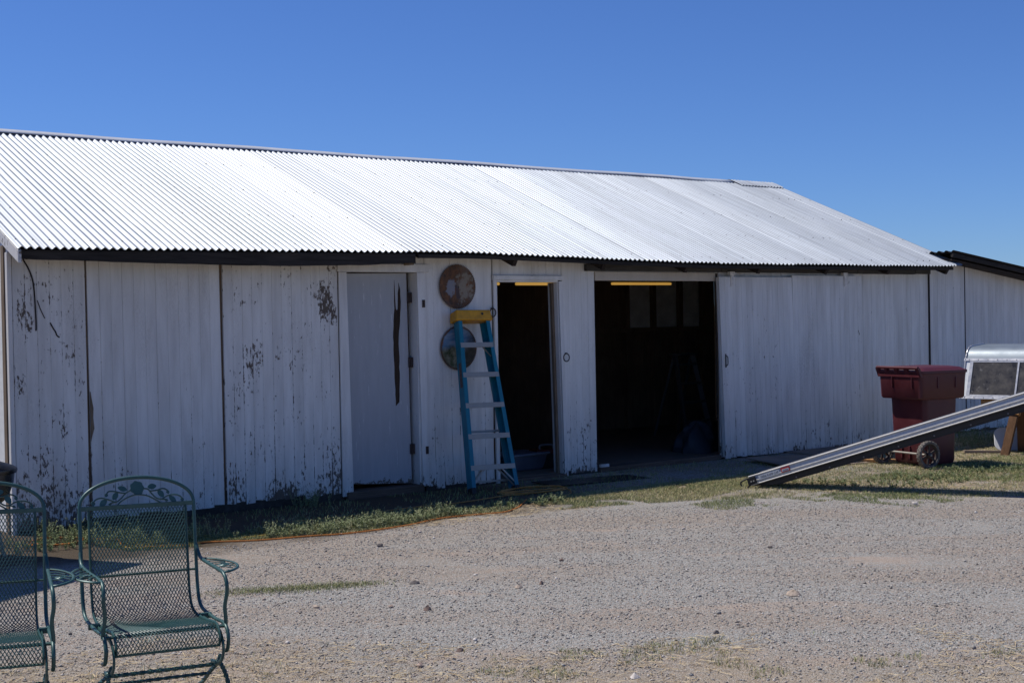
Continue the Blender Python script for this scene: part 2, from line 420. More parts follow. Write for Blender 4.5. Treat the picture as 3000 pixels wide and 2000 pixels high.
# gable ends
def gable(name,x0,x1,mat):
    m=MB(); poly=[(0.0,-.05),(4.0,-.05),(4.0,3.24),(RY,3.655),(0.0,roofz(x0,0)-.04)]
    m.prism(poly,(x0,0,0),(0,1,0),(0,0,1),(x1-x0,0,0)); return obj(name,m,mat,barn)
gable('gable_wall',0.0,.018,M['stucco']); gable('gable_wall',12.236,12.258,M['paint'])
m=MB(); m.box(-.022,-.001,.05,.125,-.02,2.36); obj('corner_board',m,M['oldwood'],barn,bevel=.003)
m=MB(); m.box(-.012,.024,-.012,.046,-.02,2.30); obj('corner_board',m,M['paint_trim'],barn,bevel=.003)
m=MB(); m.box(12.238,12.262,-.016,.03,-.0,2.27); obj('corner_board',m,M['darkbeam'],barn,bevel=.002)
# barge board along the rake at the left end
m=MB()
def bz(y): return roofz(0,y)-.022
for a,b in [(-.36,.10),(.108,RY)]:
    m.hexa([(-.030,a,bz(a)-.10),(.0,a,bz(a)-.10),(.0,b,bz(b)-.10),(-.030,b,bz(b)-.10),(-.030,a,bz(a)),(.0,a,bz(a)),(.0,b,bz(b)),(-.030,b,bz(b))])
obj('barge_board',m,M['barge'],barn,bevel=.003)
# roof sheets
PIT=.0677
def sheet(mb,x0,x1,v0,v1,lift,tone,seg=8,rows=5,edge=0.0,skew=0.0):
    nx=max(2,round((x1-x0)/PIT*seg)); amp=random.uniform(.0105,.0122)
    ph=random.uniform(-.004,.004)
    bow=random.uniform(-.003,.003); vs=[]
    dent=[(random.uniform(x0,x1),random.uniform(v0,v1),random.uniform(-.007,.006)) for _ in range(2)]
    for r in range(rows+1):
        q=v0+(v1-v0)*r/rows
        for i in range(nx+1):
            x=x0+(x1-x0)*i/nx
            e=eave(x); y=EY+(RY-EY)*q; z=e+(RZ-e)*q
            zz=math.cos(2*math.pi*(x+ph)/PIT)*amp
            t=(x-x0)/(x1-x0)
            zz+=lift+.0025*(1-t)+bow*math.sin(math.pi*t)
            for dx,dv,dh in dent: zz+=dh*math.exp(-((x-dx)/.07)**2-((q-dv)/.06)**2)
            if r==0: y-=edge+skew*(t-.5); z-=(edge+skew*(t-.5))*.42
            vs.append((x+.0,y-zz*.38,z+zz*.92))
    fs=[(r*(nx+1)+i,r*(nx+1)+i+1,(r+1)*(nx+1)+i+1,(r+1)*(nx+1)+i) for r in range(rows) for i in range(nx)]
    mb.add(vs,fs,tone=tone)
m=MB(); x=-.03; k=0
W=PIT*9
while x<12.52:
    x1=min(x+W+PIT,12.53)
    base=.72-.18*min(1,max(0,(x-7.5)/3.0))
    tn=min(1,max(0,base+random.uniform(-.14,.14)))
    sheet(m,x,x1,0,1.0,.0,tn,rows=10,edge=random.uniform(-.012,.012),skew=random.uniform(-.02,.02))
    x+=W
for vq in (.04,.27,.505,.76,.965):
    x=.0
    while x<12.5:
        xc=round(x/PIT)*PIT
        if random.random()<.85:
            e=eave(xc); y=EY+(RY-EY)*vq; z=e+(RZ-e)*vq+.0145
            r=.0075
            m.lathe([(r,-.004),(r*.9,.002),(r*.3,.005)],(xc,y,z),(0,-.38,.92),6,tone=0,mi=1)
        x+=PIT*random.choice([2,3,3,4])
obj('roof',m,[M['roof'],M['nail']],barn,smooth=50)
m=MB()
m.add([(-.03,RY,RZ),(12.53,RY,RZ),(12.53,4.35,RZ-.56),(-.03,4.35,RZ-.56)],[(0,1,2,3)]); obj('roof',m,M['cap'],barn)
# ridge flashing: a grey strip with a fold, lying over the sheets
m=MB(); segs=40
vs=[]
xs=[-.04+(11.62+.04)*i/segs for i in range(segs+1)]
for xx in xs:
    dz=.004*math.sin(xx*2.1)+random.uniform(-.002,.002)
    for yy,zz in ((RY-.12,RZ-.034+dz),(RY-.05,RZ-.002+dz),(RY-.012,RZ+.018+dz),(RY+.012,RZ+.018+dz),(RY+.2,RZ-.045+dz)): vs.append((xx,yy,zz))
fs=[(i*5+j,(i+1)*5+j,(i+1)*5+j+1,i*5+j+1) for i in range(segs) for j in range(4)]
m.add(vs,fs); rc=obj('ridge_cap',m,M['cap'],barn,smooth=20)
sm=rc.modifiers.new('thick','SOLIDIFY'); sm.thickness=.002
m=MB(); vs=[]; nn=8*14
for i in range(nn+1):
    xx=11.58+.95*i/nn; c=math.cos(2*math.pi*xx/PIT)*.010
    for yy,zz in ((RY-.24,RZ-.096),(RY-.1,RZ-.034),(RY,RZ+.002),(RY+.1,RZ-.03),(RY+.25,RZ-.07)): vs.append((xx,yy,zz+c+.014))
m.add(vs,[(i*5+j,(i+1)*5+j,(i+1)*5+j+1,i*5+j+1) for i in range(nn) for j in range(4)],tone=.9)
obj('ridge_cap',m,M['roof'],barn,smooth=50)
# eave timbers
m=MB(); ns=30; vs=[]
xb=[.0,.5,1.0,1.6,2.2,2.8,3.3,3.74]; zb_=[2.232,2.222,2.212,2.203,2.200,2.206,2.222,2.243]
for i in range(ns+1):
    xx=.0+3.74*i/ns; lo=float(np.interp(xx,xb,zb_))+random.uniform(-.003,.003); hi=eave(xx)-.020
    vs+= [(xx,-.325,lo),(xx,-.235,lo+.01),(xx,-.235,hi+.028),(xx,-.325,hi)]
fs=[(i*4+j,(i+1)*4+j,(i+1)*4+(j+1)%4,i*4+(j+1)%4) for i in range(ns) for j in range(4)]+[(3,2,1,0),(ns*4,ns*4+1,ns*4+2,ns*4+3)]
m.add(vs,fs); obj('fascia_board',m,M['darkbeam'],barn,bevel=.004)
m=MB(); vs=[]
for i in range(ns+1):
    xx=3.78+(12.36-3.78)*i/ns; hi=eave(xx)-.018
    vs+= [(xx,-.318,hi-.042),(xx,-.225,hi-.012),(xx,-.225,hi+.026),(xx,-.318,hi-.004)]
m.add(vs,fs); obj('fascia_board',m,M['darkbeam'],barn,bevel=.002)
m=MB(); m.box(3.80,3.86,-.12,-.02,2.235,2.285); obj('fascia_block',m,M['oldwood'],barn,bevel=.004)
for xr in (1.3,2.6,4.98,6.18,7.41,8.61,9.82,11.03,12.28):
    m=MB(); w_=.05
    def sl(y): return roofz(xr,y)-.03
    d=.085 if xr>4 else .07
    a,b=-.315,RY-.02
    if xr<4: a=-.22
    m.hexa([(xr-w_/2,a+.06,sl(a)-d-.035+.02),(xr+w_/2,a+.06,sl(a)-d-.035+.02),(xr+w_/2,b,sl(b)-.15),(xr-w_/2,b,sl(b)-.15),(xr-w_/2,a,sl(a)-.012),(xr+w_/2,a,sl(a)-.012),(xr+w_/2,b,sl(b)),(xr-w_/2,b,sl(b))])
    obj('rafter',m,M['rafter'],barn,bevel=.004)
# grey frieze board over the big doorway (hides the sliding door's rail)
m=MB()
for a,b in [(6.13,8.2),(8.21,10.7),(10.71,11.9),(11.91,12.235)]:
    m.box(a,b,-.05,-.0045,2.196+random.uniform(0,.008),2.272)
obj('frieze_board',m,M['frieze'],barn,bevel=.003)
# door frames
m=MB()
m.hexa([(3.07,-.022,.03),(3.186,-.022,.03),(3.186,.0,.03),(3.07,.0,.03),(3.07,-.022,2.165),(3.155,-.022,2.165),(3.155,.0,2.165),(3.07,.0,2.165)])
m.hexa([(3.985,-.022,.05),(4.05,-.022,.05),(4.05,.0,.05),(3.985,.0,.05),(3.955,-.022,2.165),(4.05,-.022,2.165),(4.05,.0,2.165),(3.955,.0,2.165)])
m.box(3.06,4.10,-.024,.0,2.168,2.245)
fr=obj('door_frame',m,M['paint_trim'],barn,bevel=.003)
m=MB(); m.box(3.960,3.984,.002,.16,.06,2.165); m.box(3.10,3.165,.002,.16,.06,2.165); m.box(3.10,3.985,.002,.16,2.168,2.19)
obj('door_jamb',m,M['paint_trim'],barn,bevel=.002)
# door 1: flush door with a torn skin, slightly ajar behind its frame
dr=MB(); 
vs=[(3.19,.095,.13),(3.925,.095,.078),(3.925,.135,.078),(3.19,.135,.13),(3.175,.095,2.155),(3.905,.095,2.163),(3.905,.135,2.163),(3.175,.135,2.155)]
dr.hexa(vs)
def doorpaint():
    t=NT('weathered_door_paint'); v=t.coord(); z=t.sep(v)[2]
    n=t.noise(5,6,.65,t.coord((5,1,.5))); s=t.ramp(t.noise(6,5,.7,t.coord((6,1,.45),loc=(3,0,1))),[(.62,0),(.66,1)])
    c=t.mix(t.ramp(n,[(.35,0),(.8,.35)]),(.43,.435,.45),(.28,.28,.29)); c=t.mix(t.math('MULTIPLY',s,.6),c,(.74,.74,.74))
    f=t.math('SUBTRACT',t.noise(14,6,.7,v),t.ramp(z,[(.08,.35),(.2,.72),(.3,.9)])); c=t.mix(t.ramp(f,[(0,0),(.02,1)]),c,(.13,.10,.08))
    t.bump(n,.5,.006); return t.set(c,.6,0,.4)
door=obj('door',dr,doorpaint(),barn,bevel=.003)
tear=[(3.761,2.096),(3.767,1.950),(3.774,1.812),(3.786,1.795),(3.795,1.812),(3.809,2.070),(3.828,2.001),(3.829,1.812),(3.820,1.692),(3.801,1.537),(3.801,1.399),(3.802,1.072),(3.794,0.892),(3.752,0.855),(3.747,1.075),(3.742,1.298),(3.736,1.538),(3.745,1.693),(3.758,1.813),(3.757,1.950)]
tj=[]
for i in range(len(tear)):
    a=tear[i]; b=tear[(i+1)%len(tear)]; tj.append(a)
    nseg=max(1,int(math.hypot(b[0]-a[0],b[1]-a[1])/.05))
    for q in range(1,nseg): tj.append((a[0]+(b[0]-a[0])*q/nseg+random.uniform(-.004,.004),a[1]+(b[1]-a[1])*q/nseg))
m=MB(); m.prism(tj,(0,.0925,0),(1,0,0),(0,0,1),(0,.004,0)); obj('torn_veneer',m,wood_mat('torn_ply',(.025,.016,.011),(.075,.048,.032),'z'),door)
for z in (1.92,1.28,.42):
    m=MB(); m.box(3.905,3.957,.082,.092,z-.05,z+.05); m.tube([(3.93,.078,z-.05),(3.93,.078,z+.05)],.008,8); obj('hinge',m,M['iron'],door,bevel=.001)
for z,x in ((1.86,4.02),(.41,4.03)):
    m=MB(); m.box(x-.012,x+.018,-.032,-.0225,z-.04,z+.035); m.box(x-.004,x+.01,-.040,-.032,z-.012,z+.01); obj('strike_plate',m,M['iron'],fr,bevel=.001)
# door 2 frame (open doorway)
m=MB()
m.hexa([(4.892,-.026,-.01),(4.932,-.026,-.01),(4.932,.0,-.01),(4.892,.0,-.01),(4.892,-.026,2.10),(4.932,-.026,2.10),(4.932,.0,2.10),(4.892,.0,2.10)])
m.hexa([(5.80,-.026,-.01),(5.845,-.026,-.01),(5.845,.0,-.01),(5.80,.0,-.01),(5.757,-.026,2.085),(5.812,-.026,2.085),(5.812,.0,2.085),(5.757,.0,2.085)])
m.box(4.885,5.82,-.034,.0,2.095,2.142)
fr2=obj('door_frame',m,M['paint_trim'],barn,bevel=.003)
m=MB()
m.box(4.932,5.757,-.012,.10,2.075,2.094); m.box(4.935,4.955,.002,.14,-.01,2.073)
m.hexa([(5.795,.0,-.01),(5.822,.0,-.01),(5.822,.16,-.01),(5.795,.16,-.01),(5.750,.0,2.073),(5.775,.0,2.073),(5.775,.16,2.073),(5.750,.16,2.073)])
obj('door_jamb',m,M['paint_trim'],barn,bevel=.002)
m=MB(); m.hexa([(5.765,.055,0),(5.793,.055,0),(5.793,.09,0),(5.765,.09,0),(5.715,.055,2.07),(5.747,.055,2.07),(5.747,.09,2.07),(5.715,.09,2.07)]); obj('door_stop',m,M['oldwood'],barn,bevel=.002)
wsill=wood_mat('worn_sill',(.09,.06,.045),(.20,.14,.10),'x')
for a in ((3.11,3.98,-.05,.20,-.03,.07),(4.94,5.80,-.06,.16,-.03,.03),(6.30,8.18,-.03,.10,-.03,.055)):
    m=MB(); m.box(*a); obj('threshold',m,wsill,barn,bevel=.008)
# header over the wide opening
m=MB(); m.box(6.283,8.14,-.012,.045,2.095,2.192); obj('door_header',m,M['paint_bare'],barn,bevel=.004)
m=MB(); m.box(6.30,6.42,-.035,-.003,.055,.088); obj('door_latch',m,M['paint_trim'],barn,bevel=.003)
for (x,z) in ((4.868,1.76),(5.838,1.27)):
    m=MB(); m.tube([(x+.034*math.cos(a),-.034-.006*math.cos(a),z+.042*math.sin(a)) for a in [2*math.pi*i/20 for i in range(20)]],.006,8,closed=True)
    m.tube([(x,-.0,z+.045),(x,-.044,z+.045)],.007,8); obj('ring_pull',m,M['iron'],barn,smooth=60)
# sliding door, hung in front of the wall and leaning a little
sdm=MB()
planks(sdm,8.125,9.395,.02,2.142,-.085,.088,jag=.012,shear=.033,th=.02); planks(sdm,9.402,10.72,lambda x:.02+.012*(x-9.4),2.165,-.085,.088,jag=.012,shear=.02,th=.02)
slide=obj('sliding_door',sdm,M['paint_clean'],barn)
m=MB(); m.hexa([(8.19,-.064,.03),(8.26,-.064,.03),(8.26,-.035,.03),(8.19,-.035,.03),(8.122,-.064,2.14),(8.21,-.064,2.14),(8.21,-.035,2.14),(8.122,-.035,2.14)])
for z in (.2,1.05,1.95): m.box(8.20,10.72,-.064,-.036,z,z+.12)
obj('door_ledge',m,M['paint_trim'],slide,bevel=.002)
for x in (8.34,10.40):
    m=MB(); m.box(x-.024,x+.024,-.098,-.087,2.03,2.20); m.box(x-.04,x+.04,-.099,-.052,2.165,2.205)
    for z in (2.06,2.11): m.lathe([(.009,0),(.008,.006),(.003,.009)],(x,-.098,z),(0,-1,0),8)
    obj('hanger_strap',m,M['paint_trim'],slide,bevel=.002)
m=MB(); m.box(8.205,8.225,-.090,-.086,1.08,1.24); m.tube(catmull([(8.215,-.088,1.10),(8.215,-.118,1.115),(8.215,-.122,1.16),(8.215,-.118,1.205),(8.215,-.088,1.22)],5),.006,8); obj('door_handle',m,M['frieze'],slide,bevel=.001)
# loose cable and the stem of a dead vine on the wall, torn strip of board
m=MB(); m.tube(catmull([(.06,-.30,2.235),(.115,-.03,2.245),(.167,-.008,2.161),(.200,-.008,2.049),(.212,-.008,1.853),(.216,-.006,1.70),(.214,-.004,1.66)],6),.0065,6); obj('cable',m,M['darkbeam'],barn,smooth=60)
m=MB(); m.tube(catmull([(.231,-.005,1.909),(.25,-.006,1.85),(.262,-.005,1.82),(.289,-.004,1.762)],5),.004,5); m.tube(catmull([(.333,-.004,1.725),(.355,-.005,1.68),(.375,-.004,1.65),(.385,-.005,1.62),(.407,-.004,1.602)],5),.006,5); obj('vine_stem',m,M['darkbeam'],barn,smooth=60)
m=MB(); m.prism([(0,0),(.012,.05),(.03,.11),(.022,.2),(.026,.28),(.012,.36),(.004,.42),(0,.42)],(.652,-.012,.72),(1,0,0),(0,0,1),(0,.009,0)); obj('torn_board_strip',m,M['oldwood'],barn)
# inside the barn: pale sheets between the studs of the back wall
for x0,x1 in ((10.36,10.80),(10.89,11.36),(11.46,11.85)):
    m=MB(); m.box(x0,x1,3.96,3.985,1.54,2.75); obj('wall_panel',m,M['pale'],barn)
m=MB()
for x in (9.2,10.30,10.845,11.41,11.9): m.box(x-.035,x+.035,3.90,3.995,.03,3.1)
m.box(9.2,11.9,3.88,3.90,1.47,1.54); obj('stud',m,M['inside'],barn)
m=MB(); m.box(7.05,7.1,1.2,3.95,.03,2.5); obj('partition',m,M['inside'],barn)
def tube_lamp(x0,x1,y,z,label):
    r=empty('fluorescent_light',((x0+x1)/2,y,z),0,label,'light','fluorescent lights inside the barn')
    h=(x1-x0)/2
    m=MB(); m.prism([(-.07,.0),(.07,.0),(.03,.05),(-.03,.05)],(-h,0,.0),(0,1,0),(0,0,1),(2*h,0,0)); obj('housing',m,M['lampbody'],r)
    m=MB(); m.tube([(-h+.02,0,-.026),(h-.02,0,-.026)],.017,10); obj('tube',m,M['lamp'],r,smooth=60)
    m=MB(); m.tube([(0,0,.05),(0,0,.9)],.004,6); obj('hanging_wire',m,M['darkbeam'],r)
tube_lamp(8.46,9.57,2.2,2.165,'glowing yellow fluorescent light seen through the wide barn doorway')
tube_lamp(5.2,6.12,1.5,2.135,'glowing yellow light at the top left of the narrow doorway')
tube_lamp(6.33,7.02,1.5,2.135,'glowing yellow light at the top middle of the narrow doorway')
# ------------------------------------------------------------------ things inside
al=simple('dull_aluminium',(.14,.14,.145),.6,.5,.1,10)
st=empty('aluminium_ladder',(9.93,2.35,.035),R(6),'dim aluminium stepladder standing inside the wide barn doorway','ladder')
for s in (-1,1):
    m=MB(); m.bar((s*.27,-.25,0),(s*.19,.0,1.12),.03,.07); obj('rail',m,al,st)
    m=MB(); m.bar((s*.25,.35,0),(s*.18,.03,1.12),.025,.03); obj('rear_leg',m,al,st)
for i in range(4):
    z=.2+i*.26; hw=.27-.08*z/1.12; y=-.25+.25*z/1.12
    m=MB(); m.box(-hw,hw,y-.03,y+.05,z,z+.03); obj('step',m,al,st)
m=MB(); m.box(-.22,.22,-.06,.09,1.12,1.15); obj('top_cap',m,al,st,bevel=.005)
m=MB(); m.tube([(9.0,.62,.06),(9.35,.55,1.75)],.014,8); m.lathe([(.03,0),(.03,.05),(.014,.09)],(9.0,.62,.04),(0.2,-.04,1),10)
tag(obj('red_pole',m,simple('red_paint',(.32,.012,.015),.5)),'thin red pole leaning inside the wide doorway beside the sliding door','pole')
# crumpled tarp
def lump(name,c,rx,ry,rz,mat,label,cat,seed):
    rr=random.Random(seed); m=MB(); n=22; k=12; vs=[]; fs=[]
    ph=[rr.uniform(0,6.28) for _ in range(6)]
    for i in range(k+1):
        a=math.pi/2*i/k
        for j in range(n):
            b=2*math.pi*j/n
            d=1+.16*math.sin(3*b+ph[0]+2*a)+.10*math.sin(5*b+ph[1]-3*a)+.07*math.sin(9*b+ph[2]+5*a)
            vs.append((math.cos(b)*math.cos(a)*rx*d,math.sin(b)*math.cos(a)*ry*d,math.sin(a)*rz*(1+.1*math.sin(4*b+ph[3]))))
    for i in range(k):
        for j in range(n): fs.append((i*n+j,i*n+(j+1)%n,(i+1)*n+(j+1)%n,(i+1)*n+j))
    m.add(vs,fs); o=obj(name,m,mat,None,smooth=50); o.location=c; return tag(o,label,cat)
lump('crumpled_tarp',(8.42,.62,.035),.30,.24,.34,simple('blue_grey_tarp',(.03,.038,.05),.7),'crumpled blue grey tarp heaped inside the wide doorway','tarp',3)
tb=empty('plastic_tub',(5.62,.62,.035),R(5),'grey blue plastic tub on the floor of the narrow doorway','tub')
m=MB(); m.hexa([(-.27,-.17,0),(.27,-.17,0),(.27,.17,0),(-.27,.17,0),(-.31,-.2,.17),(.31,-.2,.17),(.31,.2,.17),(-.31,.2,.17)]); obj('body',m,simple('tub_plastic',(.07,.085,.12),.45),tb,bevel=.02)
m=MB(); m.box(-.33,.33,-.22,.22,.165,.19); obj('rim',m,simple('tub_rim',(.13,.15,.19),.45),tb,bevel=.008)
tx=empty('toolbox',(6.0,.55,.035),R(-12),'dark toolbox with a red lid inside the narrow doorway','toolbox')
m=MB(); m.box(-.16,.16,-.1,.1,0,.16); obj('body',m,simple('black_plastic',(.012,.012,.014),.5),tx,bevel=.01)
m=MB(); m.box(-.165,.165,-.105,.105,.161,.21); obj('lid',m,simple('red_plastic',(.10,.012,.01),.5),tx,bevel=.015)
m=MB(); m.tube(catmull([(-.08,0,.21),(-.07,0,.25),(.07,0,.25),(.08,0,.21)],4),.012,8); obj('handle',m,M['nail'],tx)
wb=empty('workbench',(6.4,3.4,.035),0,'dark wooden workbench against the back wall of the narrow doorway room','workbench')
m=MB(); m.box(-.6,.6,-.35,.35,.82,.88); obj('worktop',m,M['inside'],wb,bevel=.005)
for a in (-1,1):
    for b in (-1,1):
        m=MB(); m.box(a*.54-.04,a*.54+.04,b*.29-.04,b*.29+.04,0,.82); obj('leg',m,M['inside'],wb)
cb=empty('orange_case',(6.25,3.2,.915),0,'small orange tool case on the workbench','case')
m=MB(); m.box(-.15,.15,-.08,.08,0,.17); obj('body',m,simple('orange_plastic',(.5,.13,.02),.5),cb,bevel=.02)
m=MB(); m.tube(catmull([(-.06,0,.17),(-.05,0,.21),(.05,0,.21),(.06,0,.17)],4),.01,8); obj('handle',m,M['nail'],cb)

# ------------------------------------------------------------------ saw blades on the wall
def blade_mat(kind):
    t=NT('painted_saw_blade_'+kind); v=t.coord(); s=t.sep(v); x,z=s[0],s[2]
    r=t.math('SQRT',t.math('ADD',t.math('MULTIPLY',x,x),t.math('MULTIPLY',z,z)))
    n=t.noise(14,7,.7,v); n2=t.noise(5,5,.6,t.coord((1,1,1),loc=(3,1,2)))
    rust=t.mix(t.ramp(n,[(.35,0),(.65,1)]),(.035,.026,.022),(.20,.085,.035))
    rust=t.mix(t.ramp(n2,[(.5,0),(.7,.7)]),rust,(.16,.15,.14))
    if kind=='rust':
        d1=t.math('SQRT',t.math('ADD',t.math('POWER',t.math('MULTIPLY',t.math('ADD',x,.075),1.0),2.0),t.math('POWER',t.math('MULTIPLY',t.math('ADD',z,.01),.75),2.0)))
        blue=t.ramp(t.math('ADD',d1,t.math('MULTIPLY',t.math('SUBTRACT',n,.5),.24)),[(.052,1),(.066,0)])
        d2=t.math('SQRT',t.math('ADD',t.math('POWER',t.math('SUBTRACT',x,.085),2.0),t.math('POWER',t.math('MULTIPLY',t.math('SUBTRACT',z,.0),.7),2.0)))
        pale=t.ramp(t.math('ADD',d2,t.math('MULTIPLY',t.math('SUBTRACT',n,.5),.55)),[(.06,1),(.11,0)])
        c=t.mix(t.math('MULTIPLY',blue,.75),rust,(.27,.28,.32)); c=t.mix(t.math('MULTIPLY',pale,.7),c,(.33,.28,.21))
        bar=t.ramp(t.math('ABSOLUTE',t.math('ADD',t.math('ADD',x,.012),t.math('MULTIPLY',z,.16))),[(.020,1),(.026,0)])
        zz=t.ramp(t.math('ADD',t.math('MULTIPLY',z,2.0),.5),[(.24,0),(.27,1),(.52,1),(.57,0)])
        c=t.mix(t.math('MULTIPLY',bar,zz),c,(.085,.055,.05))
    else:
        nz=t.math('MULTIPLY',t.math('SUBTRACT',n2,.5),.22)
        sky=t.mix(t.ramp(t.noise(8,5,.6,t.coord((.5,1,2))),[(.4,0),(.65,1)]),(.10,.22,.36),(.36,.42,.48))
        land=t.mix(t.ramp(n,[(.4,0),(.65,1)]),(.06,.075,.03),(.30,.27,.19))
        hz=t.ramp(t.math('ADD',t.math('ADD',z,.5),nz),[(.47,1),(.52,0)])
        c=t.mix(hz,sky,land)
        dk=t.ramp(t.math('ADD',t.math('ADD',x,t.math('MULTIPLY',z,-.3)),nz),[(.06,0),(.13,.85)])
        c=t.mix(dk,c,(.05,.04,.035))
    edge=t.ramp(t.math('ADD',r,t.math('MULTIPLY',t.math('SUBTRACT',n,.5),.05)),[(.195,0),(.215,1)])
    c=t.mix(edge,c,rust)
    return t.set(c,.65,.15,.4)
def blade(z,kind,label):
    m=MB(); n=72; rad=.226; poly=[]
    for i in range(n):
        a=2*math.pi*i/n; b=2*math.pi*(i+.7)/n
        poly+= [(rad*math.cos(a),rad*math.sin(a)),((rad-.009)*math.cos(b),(rad-.009)*math.sin(b))]
    hole=[(.012*math.cos(2*math.pi*i/len(poly)),.012*math.sin(2*math.pi*i/len(poly))) for i in range(len(poly))]
    N=len(poly); vs=[(a,-.003,b) for a,b in poly]+[(a,-.003,b) for a,b in hole]+[(a,.002,b) for a,b in poly]+[(a,.002,b) for a,b in hole]
    fs=[]
    for i in range(N):
        j=(i+1)%N; fs+=[(i,N+i,N+j,j),(2*N+i,2*N+j,3*N+j,3*N+i),(i,j,2*N+j,2*N+i),(N+i,3*N+i,3*N+j,N+j)]
    m.add(vs,fs); o=obj('saw_blade',m,blade_mat(kind)); o.location=(4.44,-.022,z)
    return tag(o,label,'saw blade','painted saw blades hung on the barn wall')
blade(2.026,'rust','round rusty brown painted saw blade, the upper one on the wall')
blade(1.408,'scene','round saw blade painted with blue sky and land behind the blue ladder')

# ------------------------------------------------------------------ blue ladder
zd=Vector((.085,.455,1.76)).normalized(); xd=Vector((.99,-.14,0)); xd=(xd-zd*xd.dot(zd)).normalized(); yd=zd.cross(xd)
lad=empty('stepladder',(0,0,0),0,'folded blue fibreglass stepladder with a yellow top leaning on the barn wall','ladder')
lad.matrix_world=Matrix(((xd.x,yd.x,zd.x,4.45),(xd.y,yd.y,zd.y,-.60),(xd.z,yd.z,zd.z,.012),(0,0,0,1)))
def bluemat():
    t=NT('blue_fibreglass'); v=t.coord(); n=t.noise(30,6,.7,t.coord((1,1,.15))); k=t.ramp(t.noise(24,5,.7,v),[(.66,0),(.72,1)])
    c=t.mix(t.ramp(n,[(.3,0),(.7,1)]),(.004,.135,.195),(.008,.19,.26)); c=t.mix(t.math('MULTIPLY',k,.55),c,(.10,.13,.15)); return t.set(c,.45,0,.45)
M['blue']=bluemat()
M['yellow']=simple('yellow_plastic',(.66,.31,.012),.5,0,.3,20)
M['alu']=simple('brushed_aluminium',(.36,.335,.29),.5,.3,.12,12)
M['blackp']=simple('black_rubber',(.012,.012,.013),.6)
LL=1.80
def hw(z): return .262-.088*z/LL
for s in (-1,1):
    m=MB()
    def rl(o0,o1,y0,y1):
        a=[s*(hw(0)+o0),s*(hw(0)+o1)]; b=[s*(hw(LL)+o0),s*(hw(LL)+o1)]
        a.sort();b.sort()
        m.hexa([(a[0],y0,0),(a[1],y0,0),(a[1],y1,0),(a[0],y1,0),(b[0],y0,LL),(b[1],y0,LL),(b[1],y1,LL),(b[0],y1,LL)])
    rl(-.043,0,-.004,0); rl(-.004,.0,.0005,.090); rl(-.043,0,.0905,.0945)
    r=obj('rail',m,M['blue'],lad,bevel=.0015)
    m=MB(); x0,x1=sorted((s*(hw(0)-.042),s*(hw(0)+.006))); m.box(x0,x1,-.010,.09,-.015,.05); obj('foot',m,M['blackp'],r,bevel=.004)
    if s<0:
        m=MB(); z0,z1=1.05,1.30; m.hexa([(-hw(z0)-.003,.015,z0),(-hw(z0)-.0008,.015,z0),(-hw(z0)-.0008,.065,z0),(-hw(z0)-.003,.065,z0),(-hw(z1)-.003,.015,z1),(-hw(z1)-.0008,.015,z1),(-hw(z1)-.0008,.065,z1),(-hw(z1)-.003,.065,z1)]); obj('warning_label',m,simple('worn_label',(.10,.07,.06),.6,0,.6,40),r)
    m=MB(); a=s*(hw(0)-.03); b=s*(hw(LL)-.03); m.bar((a,.125,.02),(b,.125,LL-.02),.026,.03,up=(0,1,0)); obj('rear_leg',m,M['blue'],lad,bevel=.002)
for i,z in enumerate((.235,.545,.855,1.165,1.47)):
    h=hw(z)-.005; m=MB(); m.box(-h,h,.0,.083,z+.024,z+.030); m.box(-h,h,-.005,-.0005,z-.020,z+.030); m.box(-h,h,.0835,.087,z-.0,z+.030)
    for q in range(5): m.box(-h,h,.008+q*.015,.012+q*.015,z+.0302,z+.0325)
    o=obj('step',m,M['alu'],lad,bevel=.001)
    if i==0:
        for s in (-1,1):
            for y in (.005,.075):
                m=MB(); m.bar((s*(h-.17),y,z+.012),(s*(hw(0)-.012),y,.055),.016,.006,up=(0,1,0)); obj('brace',m,M['alu'],o)
    if i==4:
        m=MB(); m.bar((h-.09,.07,z),(hw(z)-.01,.07,z-.10),.014,.005,up=(0,1,0)); obj('brace',m,M['alu'],o)
for z in (.12,.62,1.2):
    m=MB(); m.bar((-hw(z)+.03,.128,z),(hw(z)-.03,.128,z),.02,.02); obj('rear_rung',m,M['alu'],lad)
m=MB(); 
m.hexa([(-.212,-.028,LL-.075),(.205,-.028,LL-.075),(.205,.13,LL-.075),(-.212,.13,LL-.075),(-.195,-.022,LL+.035),(.19,-.022,LL+.035),(.19,.125,LL+.035),(-.195,.125,LL+.035)])
cap=obj('top_cap',m,M['yellow'],lad,bevel=.014,seg=3)
m=MB(); m.lathe([(.013,0),(.013,.002)],(.09,-.0262,LL-.01),(0,-1,0),12); obj('tool_hole',m,M['blackp'],cap)

